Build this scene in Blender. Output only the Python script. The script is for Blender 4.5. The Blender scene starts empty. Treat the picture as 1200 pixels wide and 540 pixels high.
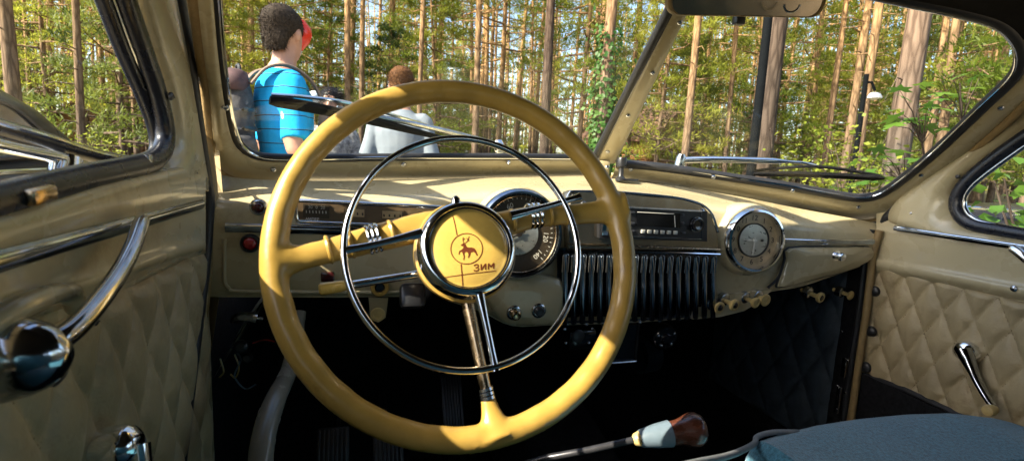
import bpy, bmesh, math, random
import numpy as np
from mathutils import Vector, Matrix

# ------------------------------------------------------------------ camera, sky, sun, exposure
scene = bpy.context.scene
col = scene.collection
R = math.radians
CAM_Z = 1.15
F = 600.0                       # focal length in pixels of the 1200-wide photograph
YAW, PIT, ROL = R(16.7), R(8.0), R(2.7)
d_ = np.array([math.sin(YAW)*math.cos(PIT), math.cos(YAW)*math.cos(PIT), -math.sin(PIT)])
r0_ = np.array([math.cos(YAW), -math.sin(YAW), 0.0]); u0_ = np.cross(r0_, d_)
r_ = r0_*math.cos(ROL) + u0_*math.sin(ROL); u_ = u0_*math.cos(ROL) - r0_*math.sin(ROL)
CAM = np.array([0, 0, CAM_Z])

cd = bpy.data.cameras.new('camera'); cam = bpy.data.objects.new('camera', cd); col.objects.link(cam)
cd.sensor_width = 36.0; cd.lens = 36.0*F/1200.0; cd.clip_start = 0.01; cd.clip_end = 800
m = Matrix.Identity(4)
for i in range(3):
    m[i][0] = r_[i]; m[i][1] = u_[i]; m[i][2] = -d_[i]; m[i][3] = CAM[i]
cam.matrix_world = m
cd.dof.use_dof = True; cd.dof.focus_distance = 1.15; cd.dof.aperture_fstop = 9.0
scene.camera = cam

SUN = Vector((-0.77, -0.20, 0.61)).normalized()
elev = math.asin(SUN.z); azim = math.atan2(SUN.x, SUN.y)
world = bpy.data.worlds.new('World'); scene.world = world; world.use_nodes = True
wn = world.node_tree; wn.nodes.clear()
sky = wn.nodes.new('ShaderNodeTexSky'); sky.sky_type = 'NISHITA'; sky.sun_disc = False
sky.sun_elevation = elev; sky.sun_rotation = azim; sky.air_density = 1.0; sky.dust_density = 2.0; sky.ozone_density = 1.0
bg = wn.nodes.new('ShaderNodeBackground'); bg.inputs['Strength'].default_value = 0.13
wo = wn.nodes.new('ShaderNodeOutputWorld')
wn.links.new(sky.outputs[0], bg.inputs[0]); wn.links.new(bg.outputs[0], wo.inputs[0])
sl = bpy.data.lights.new('sun', 'SUN'); sl.energy = 5.0; sl.angle = R(0.5); sl.color = (1.0, 0.91, 0.74)
so = bpy.data.objects.new('sun', sl); col.objects.link(so)
so.rotation_euler = SUN.to_track_quat('Z', 'Y').to_euler(); so.location = (-6, -3, 14)
vs = scene.view_settings; vs.view_transform = 'Standard'; vs.look = 'None'; vs.gamma = 1.0
vs.use_curve_mapping = False; vs.exposure = 1.85
scene.cycles.use_denoising = True
scene.cycles.max_bounces = 10; scene.cycles.transparent_max_bounces = 24
scene.cycles.diffuse_bounces = 5; scene.cycles.glossy_bounces = 5
scene.cycles.sample_clamp_indirect = 8.0
rnd = random.Random(7); nr = np.random.RandomState(11)

# ------------------------------------------------------------------ pixel -> place helpers
def ray(px, py): return d_ + r_*((px-600)/F) + u_*((270-py)/F)
def atY(px, py, Y): v = ray(px, py); return CAM + v*(Y/v[1])
def atX(px, py, X): v = ray(px, py); return CAM + v*(X/v[0])
def atZ(px, py, Z): v = ray(px, py); return CAM + v*((Z-CAM_Z)/v[2])
def onp(px, py, P, n): v = ray(px, py); return CAM + v*(np.dot(P-CAM, n)/np.dot(v, n))
def V(*a): return np.array(a, float)
def unit(v): v = np.asarray(v, float); return v/np.linalg.norm(v)

# ------------------------------------------------------------------ materials
MATS = {}
def mat(name, base, rough=0.5, metal=0.0, var=0.12, vscale=20.0, bump=0.0, bscale=60.0, coat=0.0, sheen=0.0, spec=0.5, rvar=0.1, base2=None, stretch=None, grime=0.0):
    m = bpy.data.materials.new(name); m.use_nodes = True; nt = m.node_tree; N = nt.nodes; L = nt.links
    p = N['Principled BSDF']
    p.inputs['Metallic'].default_value = metal; p.inputs['Specular IOR Level'].default_value = spec
    p.inputs['Coat Weight'].default_value = coat; p.inputs['Coat Roughness'].default_value = 0.06
    p.inputs['Sheen Weight'].default_value = sheen
    tc = N.new('ShaderNodeTexCoord'); src = tc.outputs['Object']
    if stretch:
        mp = N.new('ShaderNodeMapping'); mp.inputs['Scale'].default_value = stretch
        L.new(src, mp.inputs['Vector']); src = mp.outputs[0]
    n = N.new('ShaderNodeTexNoise'); n.inputs['Scale'].default_value = vscale; n.inputs['Detail'].default_value = 6; n.inputs['Roughness'].default_value = 0.65
    L.new(src, n.inputs['Vector'])
    cr = N.new('ShaderNodeValToRGB'); L.new(n.outputs['Fac'], cr.inputs[0])
    b2 = base2 if base2 else tuple(min(1, c*(1+var)) for c in base)
    b1 = tuple(c*(1-var) for c in base) if not base2 else base
    cr.color_ramp.elements[0].position = 0.32; cr.color_ramp.elements[0].color = (*b1, 1)
    cr.color_ramp.elements[1].position = 0.68; cr.color_ramp.elements[1].color = (*b2, 1)
    if grime:
        g1 = N.new('ShaderNodeTexNoise'); g1.inputs['Scale'].default_value = 34; g1.inputs['Detail'].default_value = 8; g1.inputs['Roughness'].default_value = .75; L.new(src, g1.inputs['Vector'])
        g2 = N.new('ShaderNodeTexNoise'); g2.inputs['Scale'].default_value = 3.5; g2.inputs['Detail'].default_value = 3; L.new(src, g2.inputs['Vector'])
        gm = N.new('ShaderNodeMath'); gm.operation = 'MULTIPLY'; L.new(g1.outputs['Fac'], gm.inputs[0]); L.new(g2.outputs['Fac'], gm.inputs[1])
        gr = N.new('ShaderNodeMapRange'); gr.inputs['From Min'].default_value = .30; gr.inputs['From Max'].default_value = .42; gr.inputs['To Max'].default_value = grime; L.new(gm.outputs[0], gr.inputs['Value'])
        mxg = N.new('ShaderNodeMixRGB'); mxg.blend_type = 'MULTIPLY'; mxg.inputs[2].default_value = (.42, .33, .22, 1); L.new(gr.outputs[0], mxg.inputs[0]); L.new(cr.outputs[0], mxg.inputs[1]); L.new(mxg.outputs[0], p.inputs['Base Color'])
    else: L.new(cr.outputs[0], p.inputs['Base Color'])
    n2 = N.new('ShaderNodeTexNoise'); n2.inputs['Scale'].default_value = vscale*2.3; n2.inputs['Detail'].default_value = 4
    L.new(src, n2.inputs['Vector'])
    mr = N.new('ShaderNodeMapRange'); mr.inputs['To Min'].default_value = max(0.02, rough-rvar); mr.inputs['To Max'].default_value = min(1, rough+rvar)
    L.new(n2.outputs['Fac'], mr.inputs['Value']); L.new(mr.outputs[0], p.inputs['Roughness'])
    if bump:
        n3 = N.new('ShaderNodeTexNoise'); n3.inputs['Scale'].default_value = bscale; n3.inputs['Detail'].default_value = 5
        L.new(src, n3.inputs['Vector'])
        bp = N.new('ShaderNodeBump'); bp.inputs['Strength'].default_value = bump; bp.inputs['Distance'].default_value = 0.004
        L.new(n3.outputs['Fac'], bp.inputs['Height']); L.new(bp.outputs[0], p.inputs['Normal'])
    MATS[name] = m; return m

def leafmat(name, c1, c2, trans=0.4, rough=0.5, scale=1.2):
    m = bpy.data.materials.new(name); m.use_nodes = True; nt = m.node_tree; N = nt.nodes; L = nt.links
    p = N['Principled BSDF']; p.inputs['Roughness'].default_value = rough; p.inputs['Specular IOR Level'].default_value = 0.35
    tc = N.new('ShaderNodeTexCoord'); n = N.new('ShaderNodeTexNoise'); n.inputs['Scale'].default_value = scale; n.inputs['Detail'].default_value = 5
    oi = N.new('ShaderNodeObjectInfo')
    L.new(tc.outputs['Object'], n.inputs['Vector'])
    ad = N.new('ShaderNodeMath'); ad.operation = 'MULTIPLY_ADD'; ad.inputs[1].default_value = 0.3; L.new(oi.outputs['Random'], ad.inputs[0]); 
    sb = N.new('ShaderNodeMath'); sb.operation = 'SUBTRACT'; sb.inputs[1].default_value = 0.15; L.new(n.outputs['Fac'], sb.inputs[0]); L.new(sb.outputs[0], ad.inputs[2])
    cr = N.new('ShaderNodeValToRGB'); L.new(ad.outputs[0], cr.inputs[0])
    cr.color_ramp.elements[0].position = 0.35; cr.color_ramp.elements[0].color = (*c1, 1)
    cr.color_ramp.elements[1].position = 0.65; cr.color_ramp.elements[1].color = (*c2, 1)
    L.new(cr.outputs[0], p.inputs['Base Color'])
    t = N.new('ShaderNodeBsdfTranslucent'); L.new(cr.outputs[0], t.inputs['Color'])
    mx = N.new('ShaderNodeMixShader'); mx.inputs[0].default_value = trans
    L.new(p.outputs[0], mx.inputs[1]); L.new(t.outputs[0], mx.inputs[2]); L.new(mx.outputs[0], N['Material Output'].inputs[0])
    MATS[name] = m; return m

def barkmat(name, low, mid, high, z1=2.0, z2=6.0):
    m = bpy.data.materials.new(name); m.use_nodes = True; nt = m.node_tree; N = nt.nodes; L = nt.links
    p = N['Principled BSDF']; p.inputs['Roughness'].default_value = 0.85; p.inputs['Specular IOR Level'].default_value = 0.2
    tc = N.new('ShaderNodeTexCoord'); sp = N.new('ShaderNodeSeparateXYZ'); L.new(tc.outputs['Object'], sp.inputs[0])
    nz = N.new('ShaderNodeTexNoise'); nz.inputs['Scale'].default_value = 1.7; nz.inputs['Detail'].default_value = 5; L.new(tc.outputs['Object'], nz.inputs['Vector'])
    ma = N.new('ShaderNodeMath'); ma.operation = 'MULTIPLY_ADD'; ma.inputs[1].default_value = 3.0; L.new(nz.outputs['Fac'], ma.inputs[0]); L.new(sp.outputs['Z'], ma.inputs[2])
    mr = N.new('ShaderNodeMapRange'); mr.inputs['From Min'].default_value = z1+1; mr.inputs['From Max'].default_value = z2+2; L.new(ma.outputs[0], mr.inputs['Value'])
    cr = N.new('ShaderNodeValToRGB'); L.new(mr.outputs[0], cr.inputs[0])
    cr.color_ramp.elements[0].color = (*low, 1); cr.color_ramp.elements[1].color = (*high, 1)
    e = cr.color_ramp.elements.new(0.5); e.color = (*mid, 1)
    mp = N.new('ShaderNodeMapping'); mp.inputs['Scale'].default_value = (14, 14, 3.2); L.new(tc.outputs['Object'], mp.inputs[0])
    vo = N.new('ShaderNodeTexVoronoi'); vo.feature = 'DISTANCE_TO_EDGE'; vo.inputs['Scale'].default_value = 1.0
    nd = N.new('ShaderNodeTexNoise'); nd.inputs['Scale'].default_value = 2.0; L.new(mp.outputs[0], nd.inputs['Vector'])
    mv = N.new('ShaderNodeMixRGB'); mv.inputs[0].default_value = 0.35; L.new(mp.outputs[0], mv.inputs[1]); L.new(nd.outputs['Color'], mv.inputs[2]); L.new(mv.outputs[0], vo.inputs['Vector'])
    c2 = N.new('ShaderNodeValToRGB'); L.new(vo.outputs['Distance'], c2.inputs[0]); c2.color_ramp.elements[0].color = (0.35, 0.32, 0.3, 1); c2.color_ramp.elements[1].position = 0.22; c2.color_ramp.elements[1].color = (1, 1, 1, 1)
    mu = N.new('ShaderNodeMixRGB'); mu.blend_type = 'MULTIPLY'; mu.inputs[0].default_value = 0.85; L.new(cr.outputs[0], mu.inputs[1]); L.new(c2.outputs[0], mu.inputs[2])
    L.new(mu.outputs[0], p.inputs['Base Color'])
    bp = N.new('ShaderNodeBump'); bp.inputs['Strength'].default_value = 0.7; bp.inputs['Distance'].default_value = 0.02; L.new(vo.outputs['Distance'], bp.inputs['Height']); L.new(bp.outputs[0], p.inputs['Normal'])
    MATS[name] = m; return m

def glassmat(name, tint=(1, 1, 1), refl=1.0, rough=0.0, dirt=0.0):
    m = bpy.data.materials.new(name); m.use_nodes = True; nt = m.node_tree; N = nt.nodes; L = nt.links
    N.remove(N['Principled BSDF'])
    tr = N.new('ShaderNodeBsdfTransparent'); tr.inputs[0].default_value = (*tint, 1)
    gl = N.new('ShaderNodeBsdfGlossy'); gl.inputs['Roughness'].default_value = rough
    fr = N.new('ShaderNodeFresnel'); fr.inputs[0].default_value = 1.45
    mm = N.new('ShaderNodeMath'); mm.operation = 'MULTIPLY'; mm.inputs[1].default_value = refl; L.new(fr.outputs[0], mm.inputs[0])
    mx = N.new('ShaderNodeMixShader'); L.new(mm.outputs[0], mx.inputs[0]); L.new(tr.outputs[0], mx.inputs[1]); L.new(gl.outputs[0], mx.inputs[2])
    out = mx
    if dirt:
        df = N.new('ShaderNodeBsdfDiffuse'); df.inputs[0].default_value = (0.6, 0.58, 0.52, 1)
        tc = N.new('ShaderNodeTexCoord'); n = N.new('ShaderNodeTexNoise'); n.inputs['Scale'].default_value = 5; n.inputs['Detail'].default_value = 6; L.new(tc.outputs['Object'], n.inputs['Vector'])
        mr = N.new('ShaderNodeMapRange'); mr.inputs['From Min'].default_value = 0.35; mr.inputs['From Max'].default_value = 0.8; mr.inputs['To Max'].default_value = dirt; L.new(n.outputs['Fac'], mr.inputs['Value'])
        m2 = N.new('ShaderNodeMixShader'); L.new(mr.outputs[0], m2.inputs[0]); L.new(mx.outputs[0], m2.inputs[1]); L.new(df.outputs[0], m2.inputs[2]); out = m2
    L.new(out.outputs[0], N['Material Output'].inputs[0]); MATS[name] = m; return m

mat('cream_paint', (0.44, 0.37, 0.22), 0.28, grime=.35, coat=0.5, var=0.06, vscale=6, bump=0.03, bscale=90)
mat('cream_trim', (0.32, 0.26, 0.14), 0.35, coat=0.2, var=0.10, vscale=14, bump=0.04, bscale=120)
mat('tan_leather', (0.28, 0.19, 0.08), 0.5, var=0.18, vscale=40, bump=0.35, bscale=260)
mat('quilt_leather', (0.38, 0.30, 0.165), 0.50, grime=.5, var=0.2, vscale=9, bump=0.25, bscale=240)
mat('ivory', (0.345, 0.215, 0.045), 0.34, grime=.6, coat=0.2, var=0.16, vscale=11, rvar=.16, bump=0.02, bscale=120)
mat('ivory_bright', (0.50, 0.33, 0.075), 0.25, grime=.4, coat=0.4, var=0.12, vscale=30)
mat('thread', (0.20, 0.15, 0.075), 0.8, var=0.2)
mat('ivory_knob', (0.52, 0.38, 0.15), 0.4, var=0.15, vscale=80)
mat('chrome', (0.80, 0.82, 0.85), 0.09, metal=1.0, var=0.05, vscale=30, rvar=0.05)
mat('dark_chrome', (0.42, 0.44, 0.47), 0.12, metal=1.0, var=0.2, vscale=40, rvar=0.06)
mat('worn_chrome', (0.50, 0.52, 0.55), 0.22, metal=1.0, var=0.25, vscale=60, rvar=0.12)
mat('blue_chrome', (0.32, 0.37, 0.44), 0.16, metal=1.0, var=0.3, vscale=30, rvar=0.08)
mat('dark_metal', (0.06, 0.06, 0.065), 0.35, metal=0.6, var=0.3)
mat('bronze', (0.45, 0.33, 0.20), 0.25, metal=1.0, var=0.2, vscale=60)
mat('brown_metal', (0.38, 0.33, 0.26), 0.22, metal=0.95, var=0.10, vscale=18, rvar=0.1)
mat('black_rubber', (0.018, 0.018, 0.02), 0.45, var=0.3, bump=0.15, bscale=120)
mat('wiper_black', (0.005, 0.005, 0.006), 0.75, var=0.3, spec=0.15)
mat('black_enamel', (0.010, 0.010, 0.012), 0.15, coat=0.6, var=0.2)
mat('black_plastic', (0.016, 0.016, 0.018), 0.35, var=0.2)
mat('seal_black', (0.012, 0.014, 0.022), 0.28, var=0.3, vscale=20)
mat('dark_carpet', (0.012, 0.012, 0.013), 0.95, var=0.5, vscale=90, bump=0.5, bscale=300, spec=0.1)
mat('dark_quilt', (0.028, 0.042, 0.056), 0.6, var=0.3, vscale=40, bump=0.2, bscale=300)
mat('headliner', (0.018, 0.016, 0.014), 0.9, var=0.2, vscale=30, bump=0.3, bscale=400, spec=0.1)
mat('gauge_brown', (0.12, 0.08, 0.045), 0.4, var=0.25, vscale=30)
mat('dial_brown', (0.05, 0.036, 0.022), 0.45, var=0.25, vscale=30)
mat('dial_tan', (0.52, 0.38, 0.22), 0.4, var=0.35, vscale=22)
mat('dial_silver', (0.55, 0.53, 0.48), 0.3, metal=0.7, var=0.15, vscale=40)
mat('white_print', (0.75, 0.72, 0.65), 0.5, var=0.03)
mat('black_print', (0.02, 0.015, 0.012), 0.5, var=0.03)
mat('emblem_red', (0.10, 0.022, 0.006), 0.4, var=0.1)
mat('red_lens', (0.30, 0.012, 0.012), 0.15, var=0.1, coat=0.5)
mat('dark_red_lens', (0.05, 0.008, 0.008), 0.15, var=0.1, coat=0.5)
mat('display', (0.006, 0.007, 0.009), 0.12, var=0.1)
mat('key_white', (0.55, 0.54, 0.48), 0.4, var=0.08)
mat('seat_blue', (0.042, 0.150, 0.215), 0.9, var=0.5, vscale=230, bump=0.5, bscale=700, sheen=0.3, spec=0.15)
mat('seat_piping', (0.16, 0.17, 0.18), 0.55, var=0.2, vscale=60)
mat('wood', (0.075, 0.022, 0.010), 0.28, var=0.4, vscale=10, coat=0.35, stretch=(1, 6, 6))
mat('collar_blue', (0.11, 0.15, 0.18), 0.4, var=0.1, vscale=40)
mat('grey_lever', (0.20, 0.185, 0.15), 0.25, var=0.15, coat=0.3)
mat('mirror_glass', (0.75, 0.75, 0.75), 0.03, metal=1.0, var=0.02, rvar=0.01)
mat('skin', (0.42, 0.22, 0.15), 0.5, var=0.10, vscale=12)
mat('hair_grey', (0.034, 0.024, 0.017), 0.7, var=0.6, vscale=120, spec=0.15)
mat('hair_black', (0.012, 0.010, 0.010), 0.4, var=0.4, vscale=60, spec=0.15)
mat('hair_brown', (0.11, 0.050, 0.020), 0.7, var=0.4, vscale=60, spec=0.15)
mat('cloth_grey', (0.17, 0.20, 0.23), 0.9, var=0.10, vscale=8, bump=0.3, bscale=20)
mat('cloth_dark', (0.05, 0.06, 0.09), 0.9, var=0.3, vscale=30)
mat('cloth_spot', (0.36, 0.36, 0.35), 0.9, base2=(0.05, 0.05, 0.06), vscale=38)
mat('denim', (0.05, 0.08, 0.15), 0.9, var=0.3, vscale=40)
mat('shoe', (0.04, 0.035, 0.03), 0.6, var=0.2)
mat('pack_cloth', (0.075, 0.07, 0.072), 0.9, base2=(0.02, 0.018, 0.02), vscale=24, bump=0.5, bscale=40)
mat('pack_strap', (0.15, 0.105, 0.08), 0.8, var=0.2, vscale=40)
mat('pack_red', (0.06, 0.028, 0.028), 0.8, var=0.3, vscale=30)
mat('balloon_red', (0.75, 0.03, 0.015), 0.22, var=0.05)
mat('balloon_blue', (0.03, 0.30, 0.55), 0.22, var=0.05)
mat('balloon_white', (0.62, 0.70, 0.74), 0.22, var=0.05)
mat('log', (0.36, 0.17, 0.06), 0.75, base2=(0.22, 0.10, 0.035), vscale=6, stretch=(1, 1, 8), bump=0.3)
mat('roof_brown', (0.16, 0.08, 0.05), 0.8, var=0.3, vscale=8, bump=0.4)
mat('stone_dark', (0.12, 0.11, 0.10), 0.9, var=0.3, vscale=6)
mat('forest_floor', (0.085, 0.075, 0.030), 0.95, base2=(0.16, 0.13, 0.06), vscale=0.9, bump=0.6, bscale=30, spec=0.1)
mat('sand_road', (0.26, 0.21, 0.15), 0.95, var=0.25, vscale=1.2, bump=0.4, bscale=40, spec=0.1)
mat('post_dark', (0.004, 0.005, 0.006), 0.9, var=0.2, spec=0.08)
mat('lamp_white', (0.80, 0.80, 0.78), 0.25, var=0.03)
mat('car_black', (0.010, 0.010, 0.012), 0.3, spec=.25, coat=0.15, var=0.2, vscale=2)
mat('car_glass', (0.02, 0.026, 0.03), 0.04, var=0.1, spec=1.0, coat=1.0)
mat('tyre', (0.015, 0.015, 0.015), 0.8, var=0.2)
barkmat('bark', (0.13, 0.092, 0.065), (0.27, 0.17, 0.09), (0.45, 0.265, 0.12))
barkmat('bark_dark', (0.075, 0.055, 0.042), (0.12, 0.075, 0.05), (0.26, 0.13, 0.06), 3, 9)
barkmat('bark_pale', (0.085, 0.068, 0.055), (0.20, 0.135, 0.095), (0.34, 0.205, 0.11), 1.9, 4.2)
leafmat('needle', (0.115, 0.165, 0.016), (0.36, 0.35, 0.045), 0.6, scale=0.45)
leafmat('needle_dark', (0.055, 0.095, 0.020), (0.17, 0.20, 0.034), 0.5, scale=0.5)
leafmat('leaf', (0.06, 0.14, 0.018), (0.15, 0.24, 0.03), 0.45, scale=2)
leafmat('leaf_yellow', (0.14, 0.20, 0.02), (0.26, 0.28, 0.035), 0.45, scale=2)
leafmat('ivy_leaf', (0.025, 0.085, 0.012), (0.08, 0.17, 0.025), 0.35, scale=3)
glassmat('windscreen_glass', (0.97, 0.98, 0.97), 0.035, dirt=0.004)
glassmat('door_glass', (0.95, 0.97, 0.95), 0.5, dirt=0.015)
glassmat('dial_glass', (0.98, 0.98, 0.96), 0.3)

def striped_shirt():
    m = bpy.data.materials.new('striped_shirt'); m.use_nodes = True; nt = m.node_tree; N = nt.nodes; L = nt.links
    p = N['Principled BSDF']; p.inputs['Roughness'].default_value = 0.9; p.inputs['Specular IOR Level'].default_value = 0.1
    tc = N.new('ShaderNodeTexCoord'); sp = N.new('ShaderNodeSeparateXYZ'); L.new(tc.outputs['Object'], sp.inputs[0])
    n = N.new('ShaderNodeTexNoise'); n.inputs['Scale'].default_value = 5; L.new(tc.outputs['Object'], n.inputs['Vector'])
    a = N.new('ShaderNodeMath'); a.operation = 'MULTIPLY_ADD'; a.inputs[1].default_value = 0.018; L.new(n.outputs['Fac'], a.inputs[0]); L.new(sp.outputs['Z'], a.inputs[2])
    b = N.new('ShaderNodeMath'); b.operation = 'MULTIPLY'; b.inputs[1].default_value = 1/0.062; L.new(a.outputs[0], b.inputs[0])
    c = N.new('ShaderNodeMath'); c.operation = 'FRACT'; L.new(b.outputs[0], c.inputs[0])
    cr = N.new('ShaderNodeValToRGB'); cr.color_ramp.interpolation = 'CONSTANT'; L.new(c.outputs[0], cr.inputs[0])
    cr.color_ramp.elements[0].color = (0.015, 0.30, 0.60, 1); cr.color_ramp.elements[1].position = 0.895; cr.color_ramp.elements[1].color = (0.015, 0.05, 0.09, 1)
    e = cr.color_ramp.elements.new(0.97); e.color = (0.10, 0.32, 0.50, 1)
    L.new(cr.outputs[0], p.inputs['Base Color'])
    bp = N.new('ShaderNodeBump'); bp.inputs['Strength'].default_value = 0.5; bp.inputs['Distance'].default_value = 0.02
    n2 = N.new('ShaderNodeTexNoise'); n2.inputs['Scale'].default_value = 9; n2.inputs['Detail'].default_value = 3; L.new(tc.outputs['Object'], n2.inputs['Vector']); L.new(n2.outputs['Fac'], bp.inputs['Height']); L.new(bp.outputs[0], p.inputs['Normal'])
    MATS['striped_shirt'] = m
striped_shirt()

# ------------------------------------------------------------------ mesh helpers
ORG = {}
def link(o, parent, org):
    col.objects.link(o)
    if parent is not None:
        o.parent = parent; o.location = Vector(org) - ORG[parent.name]
    else:
        o.location = Vector(org)
    ORG[o.name] = Vector(org)
    return o
def tag(o, label=None, cat=None, group=None, kind=None):
    if label: o['label'] = label
    if cat: o['category'] = cat
    if group: o['group'] = group
    if kind: o['kind'] = kind
    return o
def empty(name, loc): 
    o = bpy.data.objects.new(name, None); o.empty_display_size = 0.1
    return link(o, None, loc)

class MB:
    def __init__(s): s.v = []; s.f = []
    def add(s, verts, faces):
        k = len(s.v); s.v += [tuple(map(float, p)) for p in verts]; s.f += [tuple(i+k for i in f) for f in faces]
    def grid(s, rows, closeu=False, closev=False):
        nrow = len(rows); nc = len(rows[0]); fs = []
        for i in range(nrow if closev else nrow-1):
            for j in range(nc if closeu else nc-1):
                a = i*nc+j; b = i*nc+(j+1) % nc; c = ((i+1) % nrow)*nc+(j+1) % nc; e = ((i+1) % nrow)*nc+j
                fs.append((a, b, c, e))
        s.add([p for r in rows for p in r], fs)
    def tube(s, pts, r, n=12, cap=True, closed=False, flat=1.0, up=None):
        P = np.array(pts, float); k = len(P)
        rr = np.full(k, r) if np.isscalar(r) else np.array(r, float)
        if closed: T = np.roll(P, -1, 0)-np.roll(P, 1, 0)
        else: T = np.gradient(P, axis=0)
        T /= np.linalg.norm(T, axis=1)[:, None]+1e-12
        ref = unit(up) if up is not None else (V(0, 0, 1) if abs(T[0][2]) < 0.9 else V(0, 1, 0))
        rows = []; nrm = ref - T[0]*np.dot(ref, T[0]); nrm /= np.linalg.norm(nrm)
        for i in range(k):
            if up is not None: nrm = ref - T[i]*np.dot(ref, T[i])
            else: nrm = nrm - T[i]*np.dot(nrm, T[i])
            nrm = nrm/(np.linalg.norm(nrm)+1e-12); bn = np.cross(T[i], nrm)
            rows.append([P[i] + rr[i]*(math.cos(2*math.pi*j/n)*nrm*flat + math.sin(2*math.pi*j/n)*bn) for j in range(n)])
        base = len(s.v); s.grid(rows, closeu=True, closev=closed)
        if cap and not closed:
            s.f.append(tuple(base+j for j in range(n))[::-1]); s.f.append(tuple(base+(k-1)*n+j for j in range(n)))
    def lathe(s, prof, o, ax, n=48, ref=None, sx=1.0):
        ax = unit(ax); ref = V(0, 0, 1) if ref is None else ref
        if abs(np.dot(unit(ref), ax)) > 0.95: ref = V(0, 1, 0)
        a = unit(np.cross(ref, ax)); b = np.cross(ax, a)
        rows = [[o + ax*h + rad*(math.cos(2*math.pi*j/n)*a*sx + math.sin(2*math.pi*j/n)*b) for j in range(n)] for (h, rad) in prof]
        s.grid(rows, closeu=True)
    def box(s, c, size, ax=None, bev=0.0):
        bm = bmesh.new(); bmesh.ops.create_cube(bm, size=1.0)
        for v in bm.verts: v.co = Vector((v.co.x*size[0], v.co.y*size[1], v.co.z*size[2]))
        if bev > 0: bmesh.ops.bevel(bm, geom=list(bm.edges), offset=bev, segments=2, affect='EDGES', profile=0.5)
        A = np.eye(3) if ax is None else np.array([unit(q) for q in ax])
        s.add([np.asarray(c) + np.array(v.co)@A for v in bm.verts], [tuple(v.index for v in f.verts) for f in bm.faces]); bm.free()
    def prism(s, poly, off, bev=0):
        P = [np.asarray(p, float) for p in poly]; n = len(P); off = np.asarray(off, float)
        fs = [tuple(range(n)), tuple(range(2*n-1, n-1, -1))] + [(i, i+n, (i+1) % n+n, (i+1) % n) for i in range(n)]
        s.add(P + [p+off for p in P], fs)
    def build(s, name, m, parent=None, smooth=40, label=None, org=None, recalc=True):
        me = bpy.data.meshes.new(name); A = np.array(s.v)
        c = (A.min(0)+A.max(0))/2 if org is None else np.asarray(org, float)
        me.from_pydata([tuple(p) for p in (A-c)], [], s.f); me.validate()
        if recalc:
            bm = bmesh.new(); bm.from_mesh(me); bmesh.ops.recalc_face_normals(bm, faces=list(bm.faces)); bm.to_mesh(me); bm.free()
        if smooth is None: me.shade_flat()
        else: me.shade_smooth()
        if smooth is not None and smooth < 180: me.set_sharp_from_angle(angle=R(smooth))
        me.materials.append(MATS[m] if isinstance(m, str) else m)
        o = bpy.data.objects.new(name, me); link(o, parent, c)
        if label: o['label'] = label
        return o

def spl(pts, n=8, closed=False):
    P = [np.asarray(p, float) for p in pts]; k = len(P); out = []
    rng = range(k) if closed else range(k-1)
    for i in rng:
        p0 = P[(i-1) % k] if closed or i > 0 else 2*P[0]-P[1]
        p1 = P[i]; p2 = P[(i+1) % k]
        p3 = P[(i+2) % k] if closed or i+2 < k else 2*P[-1]-P[-2]
        for j in range(n):
            t = j/n
            out.append(0.5*((2*p1)+(p2-p0)*t+(2*p0-5*p1+4*p2-p3)*t*t+(3*p1-p0-3*p2+p3)*t**3))
    if not closed: out.append(P[-1])
    return out
def resamp(pts, n):
    P = np.array(pts); L = np.r_[0, np.cumsum(np.linalg.norm(np.diff(P, axis=0), axis=1))]
    t = np.linspace(0, L[-1], n); return [np.array([np.interp(x, L, P[:, k]) for k in range(P.shape[1])]) for x in t]

def text(name, s, o, xd, yd, size, m, parent, thick=0.0002, center=True):
    cu = bpy.data.curves.new(name, 'FONT'); cu.body = s; cu.size = size; cu.extrude = thick
    cu.align_x = 'CENTER' if center else 'LEFT'; cu.align_y = 'CENTER'; cu.resolution_u = 3
    t = bpy.data.objects.new(name, cu); col.objects.link(t)
    dg = bpy.context.evaluated_depsgraph_get(); me = bpy.data.meshes.new_from_object(t.evaluated_get(dg))
    col.objects.unlink(t); bpy.data.objects.remove(t)
    x = unit(xd); y = unit(np.asarray(yd)-x*np.dot(yd, x)); z = np.cross(x, y)
    vs = [np.asarray(o)+x*v.co.x+y*v.co.y+z*v.co.z for v in me.vertices]; fs = [tuple(p.vertices) for p in me.polygons]
    bpy.data.meshes.remove(me)
    return vs, fs
def texts(name, items, m, parent):       # items: (string, origin, xdir, ydir, size) -> one printed part
    mb = MB()
    for (s, o, xd, yd, size) in items:
        v, f = text(name, s, o, xd, yd, size, m, parent); mb.add(v, f)
    return mb.build(name, m, parent, smooth=None, recalc=False)

def screw(o, n, r, parent, m='worn_chrome', name='screw'):
    mb = MB(); n = unit(n)
    mb.lathe([(-0.002, r), (0.0005, r), (r*0.35, r*0.75), (r*0.5, r*0.2), (r*0.5, 0.0)], np.asarray(o), n, 12)
    a = unit(np.cross(n, V(0.3, 0.4, 1))); b = np.cross(n, a)
    mb.box(np.asarray(o)+n*r*0.5, (r*1.3, r*0.22, r*0.25), (a, b, n))
    return mb.build(name, m, parent)

def remesh(mb, vox, smooth=3):
    me = bpy.data.meshes.new('tmp'); me.from_pydata(mb.v, [], mb.f)
    bm = bmesh.new(); bm.from_mesh(me); bmesh.ops.recalc_face_normals(bm, faces=list(bm.faces)); bm.to_mesh(me); bm.free()
    o = bpy.data.objects.new('tmp', me); col.objects.link(o)
    r = o.modifiers.new('r', 'REMESH'); r.mode = 'VOXEL'; r.voxel_size = vox
    s = o.modifiers.new('s', 'SMOOTH'); s.factor = .5; s.iterations = smooth
    dg = bpy.context.evaluated_depsgraph_get(); out = bpy.data.meshes.new_from_object(o.evaluated_get(dg)); col.objects.unlink(o); bpy.data.objects.remove(o); bpy.data.meshes.remove(me)
    return out

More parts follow.
